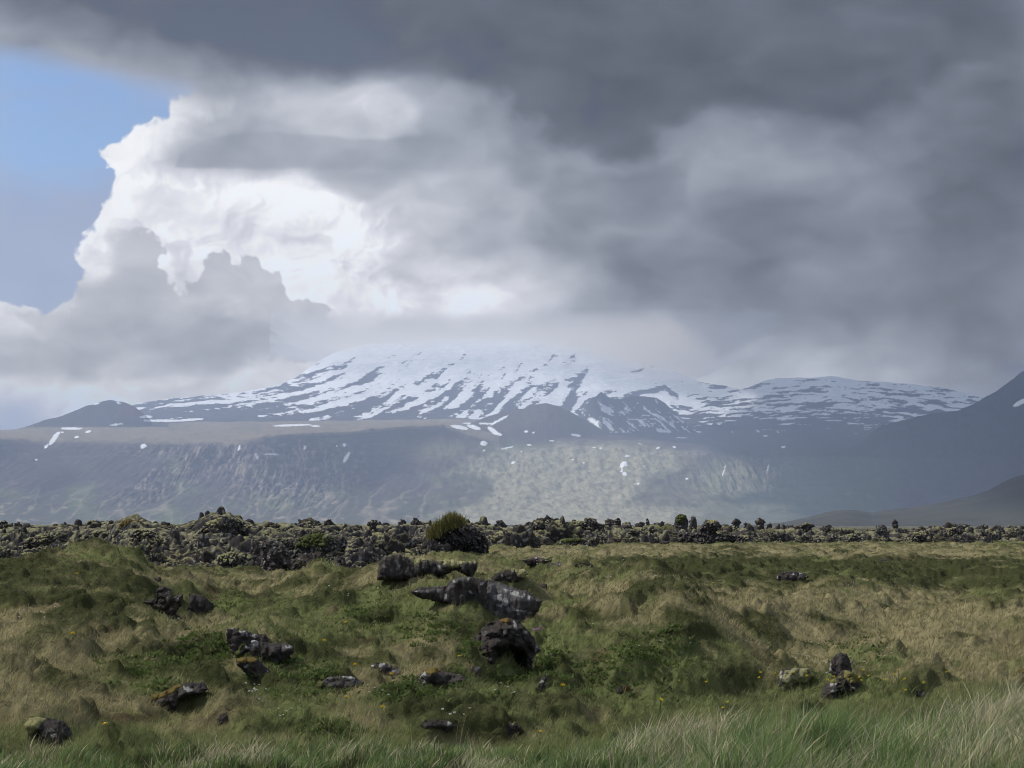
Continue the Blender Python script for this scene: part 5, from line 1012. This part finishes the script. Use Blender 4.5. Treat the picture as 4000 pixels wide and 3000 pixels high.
# cloud resting on the summit
def lens(name, A, Rr, zb, zt):
    X = Rr*np.sin(A); Y = Rr*np.cos(A); n = X.size
    V = np.concatenate([np.stack([X, Y, zb], -1).reshape(-1, 3), np.stack([X, Y, zt], -1).reshape(-1, 3)])
    g_ = grid_faces(*X.shape); nr, nc = X.shape; i = np.arange(n).reshape(nr, nc)
    rim = np.concatenate([i[0, :], i[1:, -1], i[-1, -2::-1], i[-2:0:-1, 0]]); nx2 = np.roll(rim, -1)
    side = np.stack([rim, nx2, nx2+n, rim+n], -1)
    return V, np.concatenate([g_[:, ::-1], g_+n, side])
A, Rr = np.meshgrid(np.linspace(az_of_px(1040), az_of_px(3080), 260), np.linspace(11500, 15400, 80)); C = col_of_az(A)
X_, Y_ = Rr*np.sin(A), Rr*np.cos(A)
cb_ = interp(C, [(1000,1330),(1180,1400),(1260,1480),(1400,1560),(2000,1565),(2250,1505),(2450,1385),(2650,1330),(2900,1300),(3100,1300)])+fbm(X_/420, Y_/700, 3., 5)*55
e_ = ss(0, 520, Rr-11500+140*fbm(X_/500, Y_/500, 13., 4))*ss(0, 1500, 15400-Rr)*ss(-60, 420, C-1040+90*fbm(X_/300, Y_/300, 31., 4))*ss(0, 500, 3080-C)
zt_ = np.full_like(C, 1752.)-5*fbm(C/90, Rr/300, 7., 4); zb_ = zt_-(zt_-cb_)*e_-2
V, F = lens('cloud', A, Rr, np.minimum(zb_, zt_-2), zt_)
cloud_me = new_mesh('cloud', V, F, None, [volume('cloud_mist', 2.0e-3, (.93, .885, .81), 0.)])
obj('cloud', cloud_me, kind='stuff', label='grey cloud hiding the summit of the volcano', cat='cloud')
# unseen cloud sheets, added and shaped to shade the right scarp and some slopes
m_sheet = bpy.data.materials.new('shade_cloud_sheet'); m_sheet.use_nodes = True; t = m_sheet.node_tree; t.nodes.clear()
o_ = t.nodes.new('ShaderNodeOutputMaterial'); tl = t.nodes.new('ShaderNodeBsdfTranslucent'); df = t.nodes.new('ShaderNodeBsdfDiffuse'); tp = t.nodes.new('ShaderNodeBsdfTransparent')
a1_ = t.nodes.new('ShaderNodeMixShader'); a2_ = t.nodes.new('ShaderNodeMixShader'); tl.inputs[0].default_value = (.8, .82, .86, 1); df.inputs[0].default_value = (.7, .72, .76, 1)
a1_.inputs[0].default_value = .45; t.links.new(tl.outputs[0], a1_.inputs[1]); t.links.new(df.outputs[0], a1_.inputs[2]); a2_.inputs[0].default_value = .12
t.links.new(a1_.outputs[0], a2_.inputs[1]); t.links.new(tp.outputs[0], a2_.inputs[2]); t.links.new(a2_.outputs[0], o_.inputs[0])
HC = 7600.
def shade_cloud(name, label, pts, seed, wob=160., n=140, thick=60.):
    """pts: places on the land (x, y, z) whose sun it takes"""
    P = np.array(pts, float); k = (HC-P[:, 2])/SUN[2]; Q = P[:, :2]+k[:, None]*SUN[:2]
    x0, y0 = Q.min(0)-wob*2; x1, y1 = Q.max(0)+wob*2; gx, gy = np.meshgrid(np.linspace(x0, x1, n), np.linspace(y0, y1, n))
    s = sdf(Q, gx.astype(np.float32), gy.astype(np.float32))+wob*fbm(gx/(wob*4), gy/(wob*4), seed, 5)*1.6
    th = np.clip(s, 0, 250)/250*thick+6; z = HC+th*(.6+.4*fbm(gx/600, gy/600, seed, 4))
    ins = (s > 0); cellin = ins[:-1, :-1] & ins[1:, :-1] & ins[:-1, 1:] & ins[1:, 1:]
    F = grid_faces(n, n)[cellin.ravel()]; V = np.concatenate([np.stack([gx, gy, z], -1).reshape(-1, 3), np.stack([gx, gy, HC-th*.5], -1).reshape(-1, 3)]); F = F[:, ::-1]
    u_, inv = np.unique(F, return_inverse=True); me = new_mesh(name, V[u_], inv.reshape(F.shape), None, [m_sheet])
    obj(name, me, kind='structure', label=label, cat='cloud')
def on_land(px, py, r): 
    d = dir_of(px, py); h = math.hypot(d[0], d[1]); return (r*d[0]/h, r*d[1]/h, EZ+r*d[2]/h)
def plan(px, r, z=300.):
    a_ = float(az_of_px(px)); return (r*math.sin(a_), r*math.cos(a_), z)
shade_cloud('added_shade_cloud', 'unseen cloud sheet added above the right of the view to shade the scarp', [plan(2700, 8600, 500), plan(2950, 7600), plan(2900, 6900, 50), plan(3050, 5000), plan(3200, 2500), plan(3500, 900), plan(5200, 900), plan(6000, 6000), plan(5200, 13500), plan(3150, 13500, 900), plan(2950, 11000, 800), plan(2480, 10300, 750), plan(2420, 9300, 700)], 3., 260.)
shade_cloud('added_shade_cloud', 'small unseen cloud added high above the left scarp to shade its brow', [on_land(960,1740,8080), on_land(1150,1700,8150), on_land(1350,1694,8150), on_land(1750,1676,8200), on_land(1830,1720,8000), on_land(1700,1800,7700), on_land(1600,1850,7400), on_land(1380,1960,6800), on_land(1250,1900,7200), on_land(1180,1850,7400), on_land(1000,1830,7500), on_land(960,1770,7950)], 8., 45.)
shade_cloud('added_shade_cloud', 'smallest unseen cloud, added to shade a patch low on the left scarp', [on_land(190,1830,7500), on_land(275,1805,7600), on_land(250,1850,7300), on_land(110,1935,6900), on_land(100,1900,7100)], 5., 25., 60)
shade_cloud('added_shade_cloud', 'unseen cloud added above the left edge of the view to shade the scarp corner', [on_land(-300,1700,8100), on_land(40,1716,8080), on_land(90,1740,8000), on_land(60,1800,7700), on_land(-300,1830,7500)], 6., 30., 60)
